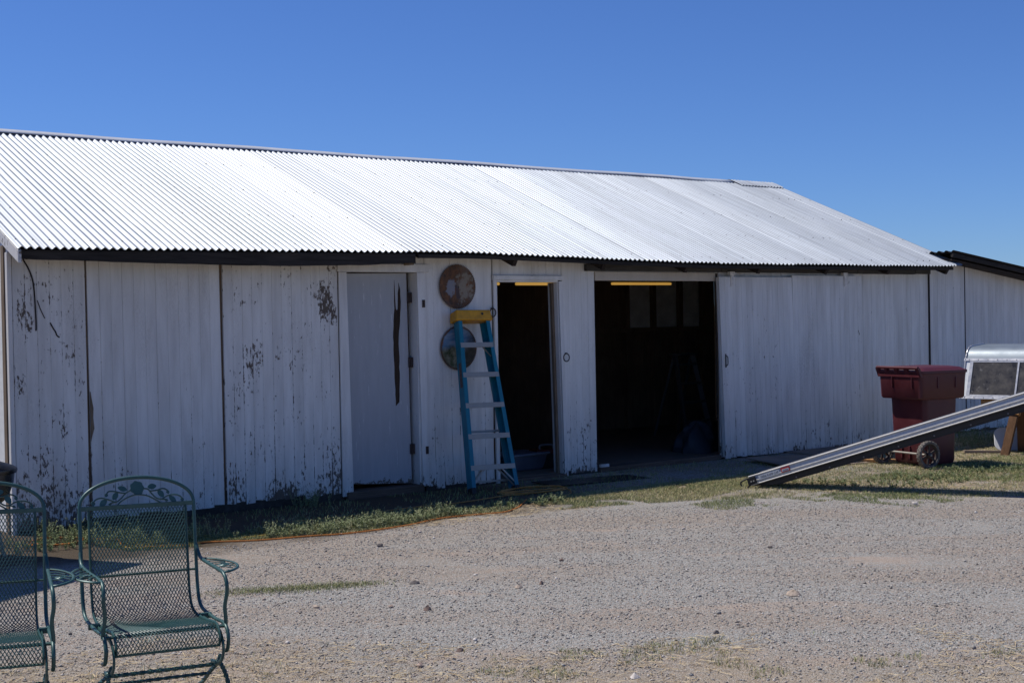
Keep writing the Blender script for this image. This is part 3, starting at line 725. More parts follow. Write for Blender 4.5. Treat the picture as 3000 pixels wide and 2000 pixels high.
# ------------------------------------------------------------------ ramp
ramp=empty('loading_ramp',(6.403,-2.078,0.004),0,'long aluminium loading ramp sloping up across the maroon bin, foot on the gravel','ramp')
dh=Vector((.435,-.90,0)).normalized(); sl_=.329; du=(dh+Vector((0,0,sl_))).normalized(); wv=Vector((.90,.435,0)).normalized(); nu=wv.cross(du)
if nu.z<0: nu=-nu
dv=-wv
ramp.matrix_world=Matrix(((du.x,wv.x,nu.x,6.403),(du.y,wv.y,nu.y,-2.078),(du.z,wv.z,nu.z,.006),(0,0,0,1)))
M['ramp']=simple('satin_aluminium',(.52,.505,.475),.5,.2,.14,30)
RL=3.25; RWd=.40
def extr(y0,sg,S):
    m=MB(); n=len(S[0][1]); vs=[(x,y0+sg*a,b) for x,P in S for a,b in P]
    fs=[(k*n+j,(k+1)*n+j,(k+1)*n+(j+1)%n,k*n+(j+1)%n) for k in range(len(S)-1) for j in range(n)]
    fs+=[tuple(range(n-1,-1,-1)),tuple((len(S)-1)*n+j for j in range(n))]
    m.add(vs,fs); return m
def railmesh(y0,sg):   # outward offset from the web, height
    P=[(-.004,-.002),(.020,.000),(.023,.005),(.020,.010),(.003,.014),(.003,.034),(.0125,.037),(.004,.066),(.003,.069),(.003,.083),(.010,.085),(.013,.090),(.010,.095),(-.004,.097)]
    return extr(y0,sg,[(.05,P),(RL,P)])
def webmesh(y0,sg):    # deep lower web, set back under the flange and cut away at the foot
    def P(lo): return [(-.024,lo),(-.016,lo),(-.016,-.003),(-.024,-.003)]
    return extr(y0,sg,[(.06,P(-.006)),(.32,P(-.064)),(1.6,P(-.07)),(RL,P(-.07))])
M['rampshade']=simple('shade_painted_aluminium',(.022,.020,.019),.6,.2,.4,25)  # near-black colour paints in the shade below the flange and deck
for y0,sg in ((0.0,-1),(RWd,1)):
    r=obj('side_rail',railmesh(y0,sg),M['ramp'],ramp,smooth=25)
    obj('lower_web',webmesh(y0,sg),M['rampshade'],r)
    if sg<0: near=r
m=MB(); m.box(.06,RL,.012,RWd-.012,.012,.020)
for i in range(40): m.box(.10+i*.079,.125+i*.079,.02,RWd-.02,.0205,.028)
obj('deck',m,M['ramp'],ramp)
for i in range(5):
    m=MB(); m.box(.4+i*.65,.44+i*.65,.026,RWd-.026,-.05,.011); obj('cross_beam',m,M['rampshade'],ramp)
for i in range(8):
    m=MB(); m.lathe([(.009,0),(.008,.005),(.003,.007)],(.5+i*.34,.0155,-.045),(0,-1,0),8); obj('bolt',m,M['nail'],near)
m=MB(); m.tube(catmull([(.055,-.026,.012),(.0,-.026,-.008),(-.035,-.026,.018),(-.03,-.026,.062),(.05,-.026,.078)],5),.0085,8); m.box(.035,.125,-.034,-.0235,.010,.080); obj('foot_bracket',m,M['blackp'],near,bevel=.002)
for x in (.072,.098):
    m=MB(); m.lathe([(.008,0),(.007,.005),(.003,.006)],(x,-.0345,.038),(0,-1,0),10); obj('bolt',m,M['alu'],near)
m=MB(); m.box(.150,.365,-.0165,-.0140,.034,.074); dec=obj('capacity_label',m,simple('white_label',(.62,.63,.63),.4,0,.06),near)
cu=bpy.data.curves.new('txt','FONT'); cu.body='1000# RAMP CAP.'; cu.size=.0345; cu.extrude=.0004; cu.align_x='LEFT'
to=bpy.data.objects.new('txt',cu); COL.objects.link(to)
dg=bpy.context.evaluated_depsgraph_get(); tm=bpy.data.meshes.new_from_object(to.evaluated_get(dg)); bpy.data.objects.remove(to)
wx=max(v.co.x for v in tm.vertices)-min(v.co.x for v in tm.vertices); k=.19/wx
for v in tm.vertices: v.co=Vector((.166+v.co.x*k,-.0172-v.co.z*.5,.043+v.co.y))
tm.materials.clear(); tm.materials.append(simple('label_ink',(.05,.05,.055),.6)); to=bpy.data.objects.new('lettering',tm); COL.objects.link(to); to.parent=dec
m=MB(); m.box(.385,.475,-.0165,-.0140,.034,.080,mi=0); m.box(.395,.465,-.0182,-.0167,.042,.066,mi=1)
for q in range(3): m.box(.402,.458,-.0192,-.0183,.046+q*.006,.048+q*.006,mi=2)
obj('warning_label',m,[simple('red_label',(.45,.03,.03),.4),simple('white_patch',(.6,.6,.6),.4),simple('label_grey',(.15,.12,.12),.5)],near)
# trestle that carries the ramp's upper end
M['lumber']=wood_mat('golden_lumber',(.34,.17,.06),(.55,.30,.12),'x')
M['lumber_dark']=wood_mat('brown_sawhorse_wood',(.09,.045,.02),(.19,.10,.05),'z')
def trestle(name,loc,rz,ln,h,inset,label,legmat,group=None):
    r=empty(name,loc,rz,label,'sawhorse',group)
    m=MB(); m.box(-ln/2,ln/2,-.045,.045,h-.09,h); obj('beam',m,M['lumber'],r,bevel=.004)
    for a in (-1,1):
        x=a*(ln/2-inset)
        for b in (-1,1):
            m=MB(); m.bar((x+a*.07,b*.27,0),(x,b*.055,h-.03),.045,.095,up=(1,0,0)); obj('leg',m,legmat,r,bevel=.003)
            m=MB(); m.bar((x+a*.012,b*.115,h-.17),(x,b*.062,h-.03),.06,.125,up=(1,0,0)); obj('leg_bracket',m,M['lumber'],r,bevel=.004)
    return r
E2=Vector((6.403,-2.078,0))+du*3.1+wv*.2
trestle('sawhorse',(E2.x,E2.y,0),math.atan2(wv.y,wv.x),.7,E2.z-.035,.12,'wooden sawhorse holding up the high end of the aluminium ramp',M['lumber_dark'],'wooden sawhorses')

# ------------------------------------------------------------------ maroon cart
cart=empty('trash_cart',(9.27,-2.05,0),R(-10),'maroon wheeled trash bin with a closed lid standing behind the ramp','trash bin')
def maroon():
    t=NT('maroon_plastic'); v=t.coord(); n=t.noise(6,6,.65,v); sc=t.ramp(t.noise(9,6,.7,t.coord((5,1,1))),[(.66,0),(.72,.35)])
    c=t.mix(t.ramp(n,[(.3,0),(.7,1)]),(.072,.013,.017),(.098,.020,.024)); c=t.mix(sc,c,(.20,.11,.11)); t.bump(t.noise(220,3,.6,v),.12,.002); return t.set(c,t.ramp(n,[(.3,.38),(.7,.52)]),0,.45)
M['maroon']=maroon()
def rrect(x0,x1,y0,y1,r,n=5):
    P=[]
    for cx,cy,a0 in ((x1-r,y1-r,0),(x0+r,y1-r,90),(x0+r,y0+r,180),(x1-r,y0+r,270)):
        for i in range(n+1):
            a=R(a0+90*i/n); P.append((cx+r*math.cos(a),cy+r*math.sin(a)))
    return P
def loft(m,secs,cap0=True,cap1=True,**k):
    n=len(secs[0]); vs=[p for s in secs for p in s]; fs=[]
    for i in range(len(secs)-1):
        for j in range(n): fs.append((i*n+j,i*n+(j+1)%n,(i+1)*n+(j+1)%n,(i+1)*n+j))
    if cap0: fs.append(tuple(range(n-1,-1,-1)))
    if cap1: fs.append(tuple((len(secs)-1)*n+j for j in range(n)))
    m.add(vs,fs,**k)
def sec(z,x0,x1,y0,y1,r): return [(a,b,z) for a,b in rrect(x0,x1,y0,y1,r)]
m=MB()
loft(m,[sec(.03,-.19,.215,-.245,.245,.05),sec(.06,-.21,.23,-.258,.258,.06),sec(.30,-.222,.238,-.262,.262,.06),sec(.735,-.24,.255,-.27,.27,.06)],cap1=False)
loft(m,[sec(.735,-.24,.255,-.27,.27,.06),sec(.742,-.32,.31,-.31,.31,.05),sec(.76,-.335,.322,-.32,.32,.05),sec(.99,-.345,.335,-.328,.328,.05),sec(1.03,-.352,.345,-.332,.332,.05)],cap0=False)
body=obj('body',m,M['maroon'],cart,smooth=38)
m=MB()
for q in [(-.362,-.338,y-.006,y+.006,.86,.98) for y in (-.20,.10)]+[(x-.006,x+.006,-.335,-.322,.86,.98) for x in (-.1,.16)]+[(-.235,-.205,y-.012,y+.012,.06,.22) for y in (-.14,-.02,.10)]:
    m=MB(); m.box(*q); obj('rib',m,M['maroon'],body,bevel=.004)
m=MB()
m=MB(); P=[]
def lsec(z,g): return sec(z,-.352-g,.335+g,-.338-g,.338+g,.06)
loft(m,[lsec(1.018,.0),lsec(1.022,.012),lsec(1.05,.012),lsec(1.058,.0)])
loft(m,[sec(1.058,-.345,.328,-.330,.330,.06),sec(1.083,-.33,.295,-.30,.30,.08),sec(1.094,-.28,.23,-.21,.21,.08),sec(1.098,-.18,.13,-.11,.11,.06)],cap0=False)
lid=obj('lid',m,M['maroon'],cart,smooth=35)
m=MB(); m.tube([(-.372,-.315,1.083),(-.372,.315,1.083)],.017,12)
for y in (-.305,-.13,.02,.17,.305): m.bar((-.370,y,1.08),(-.330,y,.985),.03,.05,up=(0,1,0))
m.box(-.358,-.335,-.318,.318,.985,1.017)
obj('handle',m,M['maroon'],cart,smooth=40)
m=MB(); m.tube([(-.275,-.40,.15),(-.275,.40,.15)],.011,10); obj('axle',m,M['alu'],cart,smooth=60)
def tyremat():
    t=NT('dusty_wheel'); v=t.coord(); n=t.noise(60,4,.7,v); return t.set(t.mix(t.ramp(n,[(.3,0),(.7,1)]),(.055,.05,.046),(.20,.175,.15)),.85)
M['tyre']=tyremat(); M['hub']=simple('brown_wheel_plastic',(.045,.030,.026),.6,0,.3,30)
for y in (-.352,.352):
    wroot=MB(); wroot.lathe([(.118,-.022),(.120,-.026),(.142,-.028),(.150,-.018),(.150,.018),(.142,.028),(.120,.026),(.118,.022),(.118,-.022)],(-.275,y,.152),(0,1,0),40,caps=False)
    for i in range(44):
        a=2*math.pi*i/44; c=Vector((-.275+math.cos(a)*.150,y,.152+math.sin(a)*.150)); t_=Vector((-math.sin(a),0,math.cos(a)))
        s=1 if i%2 else -1
        wroot.bar(c+Vector((0,s*.001,0)),c+Vector((0,s*.024,0)),.008,.006,up=(math.cos(a),0,math.sin(a)))
    wl=obj('wheel',wroot,M['tyre'],cart,smooth=40)
    m=MB(); m.lathe([(.016,-.034),(.030,-.03),(.030,.03),(.016,.034)],(-.275,y,.152),(0,1,0),20)
    m.lathe([(.104,-.012),(.1175,-.021),(.1175,.021),(.104,.012),(.104,-.012)],(-.275,y,.152),(0,1,0),36,caps=False)
    for i in range(6):
        a=2*math.pi*i/6+.4; d=Vector((math.cos(a),0,math.sin(a))); o=Vector((-.275,y,.152))
        m.bar(o+d*.02,o+d*.110,.020,.014,up=(0,1,0))
    obj('rim',m,M['hub'],wl,smooth=40)

# ------------------------------------------------------------------ camper shell on a sawhorse
cd_=Vector((.2,-.98,0)).normalized(); cn=Vector((.98,.2,0)).normalized()
cam_sh=empty('camper_shell',(0,0,0),0,'silver aluminium truck camper shell with sliding side windows, behind the maroon bin','camper shell')
cam_sh.matrix_world=Matrix(((cd_.x,cn.x,0,10.75),(cd_.y,cn.y,0,-1.50),(0,0,1,.640),(0,0,0,1)))
M['white_al']=simple('white_enamel_metal',(.72,.73,.72),.4,.1,.08,6)
M['shell']=simple('bluish_aluminium_skin',(.20,.235,.27),.5,.35,.12,5)
M['trim']=simple('grey_trim_strip',(.52,.52,.53),.4,.5,.1,20)
CL=2.3
prof=[(0,0),(.02,.05),(.165,.462),(.178,.49),(.20,.535),(.235,.575),(.285,.604),(.35,.618),(.75,.64)]
prof2=prof+[(1.5-a,b) for a,b in reversed(prof[:-1])]
m=MB(); vs=[]; n=len(prof2)
for x in (0,CL):
    for s,z in prof2: vs.append((x,s,z))
fsw=[];fss=[]
for i in range(n-1):
    (fsw if i in (0,1,n-3,n-2) else fss).append((i,n+i,n+i+1,i+1))
m.add(vs,fsw,mi=0); m.add(vs,fss,mi=1)
m.add([(.004,s,z) for s,z in prof2],[tuple(range(n))],mi=0); m.add([(CL-.004,s,z) for s,z in prof2],[tuple(range(n-1,-1,-1))],mi=0)
shell=obj('shell',m,[M['white_al'],M['shell']],cam_sh,smooth=30)
def on(s): return float(np.interp(s,[z for _,z in prof],[a for a,_ in prof]))
sn=Vector((0,-.942,.335)).normalized()
def sp_(x,z,o=0.0): return Vector((x,on(z),z))+sn*o
def strip(m,x0,x1,z0,z1,th=.006,off=.001):
    A=[sp_(x0,z0,off),sp_(x1,z0,off),sp_(x1,z0,off+th),sp_(x0,z0,off+th),sp_(x0,z1,off),sp_(x1,z1,off),sp_(x1,z1,off+th),sp_(x0,z1,off+th)]
    m.hexa([tuple(p) for p in A])
m=MB(); strip(m,-.004,CL,.0,.034,.009); strip(m,-.004,CL,.446,.476,.012)
pr=[(a,b) for a,b in prof]
m.tube([(.012,a-.005,b+.004) for a,b in pr],.010,6)
tr=obj('trim',m,M['trim'],cam_sh)
m=MB()
for x in [q*.115+.06 for q in range(19)]:
    for z in (.017,.461): p=sp_(x,z,.012); m.lathe([(.006,0),(.005,.004),(.002,.005)],p,sn,6)
for z in (.1,.2,.3,.4): p=sp_(.09,z,.008); m.lathe([(.005,0),(.004,.004)],p,sn,6)
for a,b in catmull([(a,b,0) for a,b in pr],2)[2::2] and [(p[0],p[1]) for p in catmull([(a,b,0) for a,b in pr],2)[2::2]]: m.lathe([(.005,0),(.004,.006)],(.012,a-.012,b+.01),(0,-.8,.5),6)
obj('screw',m,M['nail'],tr)
def glass():
    t=NT('dusty_dark_glass'); v=t.coord(); n=t.noise(9,6,.7,v); k=t.ramp(t.noise(16,6,.75,t.coord((1,1,.6))),[(.60,0),(.68,1)])
    c=t.mix(t.ramp(n,[(.35,0),(.7,1)]),(.03,.027,.023),(.075,.066,.056)); c=t.mix(t.math('MULTIPLY',k,.4),c,(.34,.33,.31)); return t.set(c,t.ramp(n,[(.3,.22),(.7,.45)]),0,.5)
M['glass']=glass()
wn=MB(); strip(wn,.075,.115,.036,.444,.010,.0015); strip(wn,.655,.675,.036,.444,.012,.0015); strip(wn,1.30,1.34,.036,.444,.010,.0015); strip(wn,.1155,.6545,.036,.048,.008,.0015); strip(wn,.1155,.6545,.432,.444,.008,.0015); strip(wn,.6755,1.2995,.036,.048,.008,.0015); strip(wn,.6755,1.2995,.432,.444,.008,.0015)
wo=obj('window',wn,M['trim'],cam_sh)
m=MB(); strip(m,.116,.654,.049,.431,.003,.002); obj('pane',m,M['glass'],wo)
m=MB(); strip(m,.676,1.299,.049,.431,.003,.002); obj('pane',m,M['glass'],wo)
m=MB(); strip(m,.640,.654,.05,.43,.006,.0055); obj('window_seal',m,M['blackp'],wo)
trestle('sawhorse',(10.75+cd_.x*1.10+cn.x*.06,-1.50+cd_.y*1.10+cn.y*.06,0),math.atan2(cd_.y,cd_.x),1.7,.637,.44,'brown wooden sawhorse under the near side of the silver camper shell',M['lumber_dark'],'wooden sawhorses')
trestle('sawhorse',(10.75+cd_.x*1.10+cn.x*1.36,-1.50+cd_.y*1.10+cn.y*1.36,0),math.atan2(cd_.y,cd_.x),1.7,.637,.36,'brown wooden sawhorse under the far side of the silver camper shell',M['lumber_dark'],'wooden sawhorses')
# white plastic panels leaning under it
def panel(loc,rz,tilt,w,h,label,ribs):
    m=MB(); P=rrect(-w/2,w/2,0,h,.09,5); m.prism(P,(0,0,0),(1,0,0),(0,math.sin(tilt),math.cos(tilt)),(0,.02,-.004))
    o=obj('white_tray',m,simple('white_plastic',(.62,.63,.64),.4,0,.06),None,bevel=.006,smooth=30)
    o.location=loc; o.rotation_euler=(0,0,rz)
    tag(o,label,'tray','white plastic trays under the camper shell')
    if ribs:
        for x in (-.13,.0,.13):
            m=MB(); m.bar((x,-.006+.06*math.sin(tilt),.06),(x,-.006+h*.85*math.sin(tilt),h*.85*math.cos(tilt)),.05,.012,up=(0,1,0)); obj('rib',m,simple('white_plastic_rib',(.62,.63,.64),.4,0,.06),o,bevel=.005)
panel((11.22,-1.86,.0),R(-52),.42,.34,.30,'smooth white plastic tray leaning beside the sawhorse leg',False)
panel((11.12,-2.52,.0),R(-50),.5,.44,.28,'ribbed white plastic tray at the right edge behind the sawhorse leg',True)

# ------------------------------------------------------------------ second shed on the right
shed=empty('shed',(12.27,0,0),0,'white boarded shed with a low dark roof joining the right end of the barn','shed')
def st_(x): return 2.43-.128*(x)   # underside of its roof, x from the barn corner
m=MB(); planks(m,.0,.80,.04,lambda x:st_(x)+.0,.0,.092,jag=.02); planks(m,.812,4.5,.04,lambda x:st_(x)+.0,.0,.092,jag=.02)
obj('wall',m,M['paint_clean'],shed)
m=MB(); m.box(0,4.5,.026,.06,-.05,1.85); m.box(0,.06,.06,4,-.05,2.38); m.box(4.44,4.5,.06,4,-.05,1.85); m.box(0,4.5,4,4.06,-.05,1.85); obj('wall_lining',m,M['inside'],shed)
M['darkroof']=simple('dark_rusted_roof',(.035,.032,.032),.75,.2,.35,9)
m=MB(); ny=70*6; vs=[]
for i in range(ny+1):
    y=-.36+4.6*i/ny; c=.016*math.cos(2*math.pi*y/.115)
    for x in (-.02+.08,1.2,2.4,4.9): vs.append((x,y,2.505-.125*x+c))
m.add(vs,[(i*4+j,i*4+j+1,(i+1)*4+j+1,(i+1)*4+j) for i in range(ny) for j in range(3)])
o=obj('roof',m,M['darkroof'],shed,smooth=50)
m=MB(); m.hexa([(.07,-.335,2.42),(4.8,-.335,1.83),(4.8,-.295,1.83),(.07,-.295,2.42),(.07,-.335,2.475),(4.8,-.335,1.885),(4.8,-.295,1.885),(.07,-.295,2.475)]); obj('barge_board',m,M['darkbeam'],shed,bevel=.003)
m=MB(); m.hexa([(.10,-.29,2.375),(4.8,-.29,1.79),(4.8,-.0,1.79),(.10,-.0,2.40),(.10,-.29,2.40),(4.8,-.29,1.815),(4.8,-.0,1.815),(.10,-.0,2.425)]); obj('soffit_board',m,M['rafter'],shed)
for y in (.5,1.2,1.9):
    m=MB(); m.bar((.03,y,2.44),(1.2,y,2.30),.06,.09); obj('rafter',m,M['frieze'],shed)
m=MB(); m.box(.800,.812,-.006,.02,.05,2.32); obj('joint_strip',m,M['frieze'],shed)

# ------------------------------------------------------------------ patio chairs
def greenmat():
    t=NT('green_wrought_iron'); v=t.coord(); n=t.noise(20,5,.6,v); c=t.mix(t.ramp(n,[(.3,0),(.7,1)]),(.022,.072,.068),(.042,.108,.098)); return t.set(c,.42,.15,.5)
M['green']=greenmat()
def make_chair():
    root=empty('patio_chair'); G=M['green']
    Wp=.258; ZR=.858
    def yb(z): return float(np.interp(z,[.40,.45,.55,.858],[.22,.228,.245,.288]))
    # outer frame: arch, posts and seat side rails in one bent tube
    side=lambda s:[(s*Wp,.286,ZR-.02),(s*Wp,.247,.56),(s*Wp,.224,.455),(s*Wp,.19,.405),(s*Wp,.12,.385),(s*Wp,-.05,.378),(s*Wp,-.17,.382),(s*Wp,-.228,.368),(s*Wp,-.255,.325),(s*Wp,-.235,.275),(s*Wp,-.19,.262)]
    arch=[(Wp*math.sin(a)*(1 if True else 1),.288+.03*math.cos(a),ZR+.127*math.cos(a)**.9 if math.cos(a)>1e-6 else ZR) for a in [math.pi/2*q/8 for q in range(-8,9)]]
    pts=catmull(list(reversed(side(-1))),5)+catmull(arch,2)[1:-1]+catmull(side(1),5)
    m=MB(); m.tube(pts,.0085,8); obj('frame',m,G,root,smooth=60)
    m=MB(); m.bar((-Wp,.288,ZR),(Wp,.288,ZR),.010,.020); obj('top_rail',m,G,root,bevel=.002)
    for A_,B_,r_ in (((-Wp,yb(.56)+.004,.555),(Wp,yb(.56)+.004,.555),.0055),((-Wp,-.205,.372),(Wp,-.205,.372),.008),((-.218,-.247,.300),(.218,-.247,.300),.006)):
        m=MB(); m.tube([A_,B_],r_,6); obj('cross_rod',m,G,root,smooth=60)
    path=catmull([(0,.288,.850),(0,.245,.56),(0,.225,.46),(0,.19,.400),(0,.12,.376),(0,0,.372),(0,-.15,.383),(0,-.205,.386),(0,-.245,.366),(0,-.262,.335),(0,-.248,.300)],8)
    ac=[0]
    for i in range(1,len(path)): ac.append(ac[-1]+(path[i]-path[i-1]).length)
    LEN=ac[-1]; py=[p.y for p in path]; pz=[p.z for p in path]
    for s in (-1,1):
        m=MB(); m.tube([(s*.219,p.y,p.z) for p in path],.0095,6,flat=.6,ref=(1,0,0)); obj('seat_bar',m,G,root,smooth=60)
    m=MB(); hwid=.214; sx=.0148; sk=sx/.028
    for sg in (-1,1):
        k0=-hwid-LEN*sk if sg>0 else -hwid
        q=k0
        while q<hwid+ (LEN*sk if sg<0 else 0):
            # t = q + sg*sk*s
            s0,s1=0.0,LEN
            if sg>0: s0=max(s0,(-hwid-q)/sk); s1=min(s1,(hwid-q)/sk)
            else: s0=max(s0,(q-hwid)/sk); s1=min(s1,(q+hwid)/sk)
            if s1-s0>.01:
                n=max(2,int((s1-s0)/.028)+1); P=[]
                for i in range(n+1):
                    s=s0+(s1-s0)*i/n; P.append((q+sg*sk*s,float(np.interp(s,ac,py)),float(np.interp(s,ac,pz))))
                m.tube(P,.0020,4)
            q+=sx
    obj('mesh_panel',m,G,root)
    # rose and leaf casting in the arch
    m=MB()
    def c2(cx,cy):
        rail=505-(cx-140)*.0548
        X=(cx-915)/4.704/645; Z=(rail-cy)/4.704/645
        return (X,.289+.028*min(1,Z/.12),ZR+Z)
    def plate(cx,cy,w_,h_,ang,n=14,lob=0):
        P=[]; c,s=math.cos(R(ang)),math.sin(R(ang))
        for i in range(n):
            a=2*math.pi*i/n; rx=w_/2*(math.cos(a)); ry=h_/2*math.sin(a)*(1 if lob else (1-.35*abs(math.cos(a))))
            if lob: q=1+.07*math.cos(lob*a); rx*=q; ry*=q
            P.append(c2(cx+rx*c-ry*s,cy+rx*s+ry*c))
        n_=len(P); B=[(p[0],p[1]+.005,p[2]) for p in P]
        m.add(P+B,[tuple(range(n_)),tuple(range(2*n_-1,n_-1,-1))]+[(i,i+n_,(i+1)%n_+n_,(i+1)%n_) for i in range(n_)])
    plate(922,222,190,190,0,24,7)
    for a in [(722,232,130,80,15),(620,330,125,80,-55),(455,420,130,85,-40),(1128,200,125,85,-10),(1245,295,125,85,55),(1405,372,130,80,45),(500,318,45,60,20),(318,432,60,70,0),(1345,275,45,60,-20),(1540,378,50,60,0),(545,436,55,35,-20),(1315,384,60,35,20)]: plate(*a)
    for vine in ([(835,250),(760,295),(690,370),(620,412),(540,385),(430,358),(350,385),(320,430)],[(765,295),(680,285),(600,268),(530,272),(498,315)],[(632,460),(720,385),(840,328),(930,312),(1060,328),(1180,390),(1250,432)],[(1010,230),(1070,238),(1120,300),(1175,355),(1250,372),(1330,328),(1420,310),(1500,325),(1545,370)],[(1100,262),(1190,252),(1275,228),(1335,250),(1348,280)],[(620,412),(560,425),(540,440)],[(1250,372),(1300,378),(1320,386)]):
        m.tube(catmull([c2(*p) for p in vine],4),.0037,6)
    obj('rose_panel',m,G,root,smooth=40)
    for s in (-1,1):
        # arm: from the post forward, then down to the seat
        m=MB(); arm=[(s*(Wp+.002),.262,.668),(s*(Wp+.006),.235,.632),(s*(Wp+.006),.19,.612),(s*(Wp+.004),.05,.606),(s*Wp,-.12,.603),(s*Wp,-.185,.596),(s*(Wp+.002),-.222,.565),(s*(Wp+.003),-.226,.52),(s*(Wp-.004),-.218,.46),(s*(Wp+.002),-.21,.40),(s*(Wp+.003),-.205,.372)]
        m.tube(catmull(arm,5),.0085,8); o=obj('armrest',m,G,root,smooth=60)
        m=MB(); bow=[(s*(Wp+.006),.18,.612),(s*(Wp+.05),.12,.614),(s*(Wp+.088),.02,.614),(s*(Wp+.095),-.07,.612),(s*(Wp+.075),-.14,.608),(s*(Wp+.03),-.185,.604),(s*Wp,-.175,.600)]
        m.tube(catmull(bow,5),.0065,6,flat=.8)
        for a,b in (((.01,.10),(.07,.03)),((.01,.04),(.085,-.05)),((.01,-.02),(.08,-.11)),((.01,-.09),(.05,-.15))):
            m.tube(catmull([(s*(Wp+a[0]),a[1],.610),(s*(Wp+(a[0]+b[0])/2),(a[1]+b[1])/2+.014,.612),(s*(Wp+b[0]),b[1],.611)],4),.0055,5,flat=.5)
        m.tube([(s*(Wp+.043+.020*math.cos(t)),-.045+.026*math.sin(t),.612) for t in [2*math.pi*i/14 for i in range(14)]],.005,5,closed=True,flat=.5)
        m.tube([(s*(Wp+.043+.008*math.cos(t)),-.045+.010*math.sin(t),.612) for t in [2*math.pi*i/10 for i in range(10)]],.005,5,closed=True,flat=.5)
        obj('arm_casting',m,G,o,smooth=60)
        # C-spring: flat steel from under the seat, looping at the front and back down to the base
        xs=s*(Wp-.028)
        m=MB(); spg=[(xs,.10,.368),(xs,-.05,.364),(xs,-.16,.362),(xs,-.235,.345),(xs,-.272,.300),(xs,-.262,.255),(xs,-.215,.222),(xs,-.15,.205),(xs,-.09,.198)]
        m.tube(catmull(spg,6),.013,8,flat=.42,ref=(1,0,0)); obj('spring',m,G,root,smooth=60)
        m=MB(); m.tube([(xs,.035+.0*i,.371) for i in range(2)],.012,6); m.box(min(xs,xs+s*.03)-.010,max(xs,xs+s*.03)+.008,.035,.055,.364,.388); obj('clamp',m,G,root)
        # legs, twisted bar
        m=MB(); m.tube(catmull([(xs,-.225,.25),(xs+s*.004,-.16,.205),(xs+s*.012,-.02,.14),(xs+s*.02,.15,.05),(xs+s*.024,.25,.006)],10),.0105,4,twist=.55); m.lathe([(.018,0),(.018,.008)],(xs+s*.024,.25,0),(0,0,1),10); obj('leg',m,G,root,smooth=30)
        m=MB(); m.tube(catmull([(xs,-.17,.213),(xs+s*.006,-.20,.214),(xs+s*.018,-.238,.175),(xs+s*.034,-.262,.09),(xs+s*.045,-.272,.006)],10),.0105,4,twist=.55); m.lathe([(.018,0),(.018,.008)],(xs+s*.045,-.272,0),(0,0,1),10); obj('leg',m,G,root,smooth=30)
    m=MB(); m.tube([(-.23+.46*i/40,-.135,.195) for i in range(41)],.0095,4,twist=.5); obj('stretcher',m,G,root,smooth=30)
    m=MB(); m.tube([(-.25+.5*i/40,.03,.12) for i in range(41)],.0085,4,twist=.5); obj('stretcher',m,G,root,smooth=30)
    return root
def copy_tree(o,parent=None):
    c=o.copy(); COL.objects.link(c)
    if parent: c.parent=parent
    for ch in list(o.children): copy_tree(ch,c)
    return c
CH=make_chair()
kids=list(CH.children)
CH2=copy_tree(CH)
CH.location=(-1.139,-5.601,.0); CH.rotation_euler=(R(-.6),R(1.0),-.157)
tag(CH,'green wrought iron patio chair with rose backrest, whole chair left of centre','chair','green patio chairs')
CH2.location=(-1.826,-5.475,.02); CH2.rotation_euler=(R(0),R(1.0),-.26)
tag(CH2,'green wrought iron patio chair cut off by the left edge of the photo','chair','green patio chairs')

# ------------------------------------------------------------------ kettle grill at the left edge
gr=empty('kettle_grill',(-.60,-1.08,-.04),R(20),'round black kettle grill at the left edge beside the barn corner','grill')
gm=simple('black_enamel',(.016,.016,.018),.25,0,.1,8)
m=MB(); m.lathe([(.06,.40),(.15,.43),(.225,.50),(.262,.60),(.27,.672)],(0,0,0),(0,0,1),40); obj('bowl',m,simple('dark_steel_bowl',(.05,.055,.065),.22,.4,.15,6),gr,smooth=40)
m=MB(); m.lathe([(.285,.674),(.290,.69),(.288,.705),(.262,.722),(.18,.752),(.08,.768),(.02,.77)],(0,0,0),(0,0,1),40); obj('lid',m,gm,gr,smooth=40)
m=MB(); m.tube(catmull([(-.05,0,.768),(-.05,0,.81),(.05,0,.81),(.05,0,.768)],4),.010,8); obj('lid_handle',m,gm,gr)
for i in range(3):
    a=2*math.pi*i/3; m=MB(); m.tube([(.14*math.cos(a),.14*math.sin(a),.44),(.24*math.cos(a),.24*math.sin(a),0)],.012,8); obj('leg',m,M['alu'],gr)

# ------------------------------------------------------------------ patio umbrella out of frame on the left; its corner throws the pointed shadow
um=empty('patio_umbrella',(-1.93,-.50,0),0,'square navy patio umbrella past the left edge, casting the pointed shadow','umbrella')
ang=math.atan2(.27,-.97)
m=MB(); H=2.3; hs=1.46
cs=[(hs*math.cos(ang+math.pi+math.pi/2*i),hs*math.sin(ang+math.pi+math.pi/2*i),H) for i in range(4)]
vs=cs+[(0,0,H+.42)]
m.add(vs,[(0,1,4),(1,2,4),(2,3,4),(3,0,4)]); cano=obj('canopy',m,simple('navy_canvas',(.03,.05,.12),.85),um)
sm=cano.modifiers.new('thick','SOLIDIFY'); sm.thickness=.004
m=MB(); m.tube([(0,0,0),(0,0,H+.42)],.022,10); obj('pole',m,M['oldwood'],um)
m=MB(); m.lathe([(.25,0),(.25,.05),(.05,.09),(.03,.3)],(0,0,0),(0,0,1),24); obj('base',m,M['blackp'],um)
for p in cs:
    m=MB(); m.bar((0,0,H+.39),(p[0]*.98,p[1]*.98,H-.012),.02,.02); obj('rib',m,M['oldwood'],um)

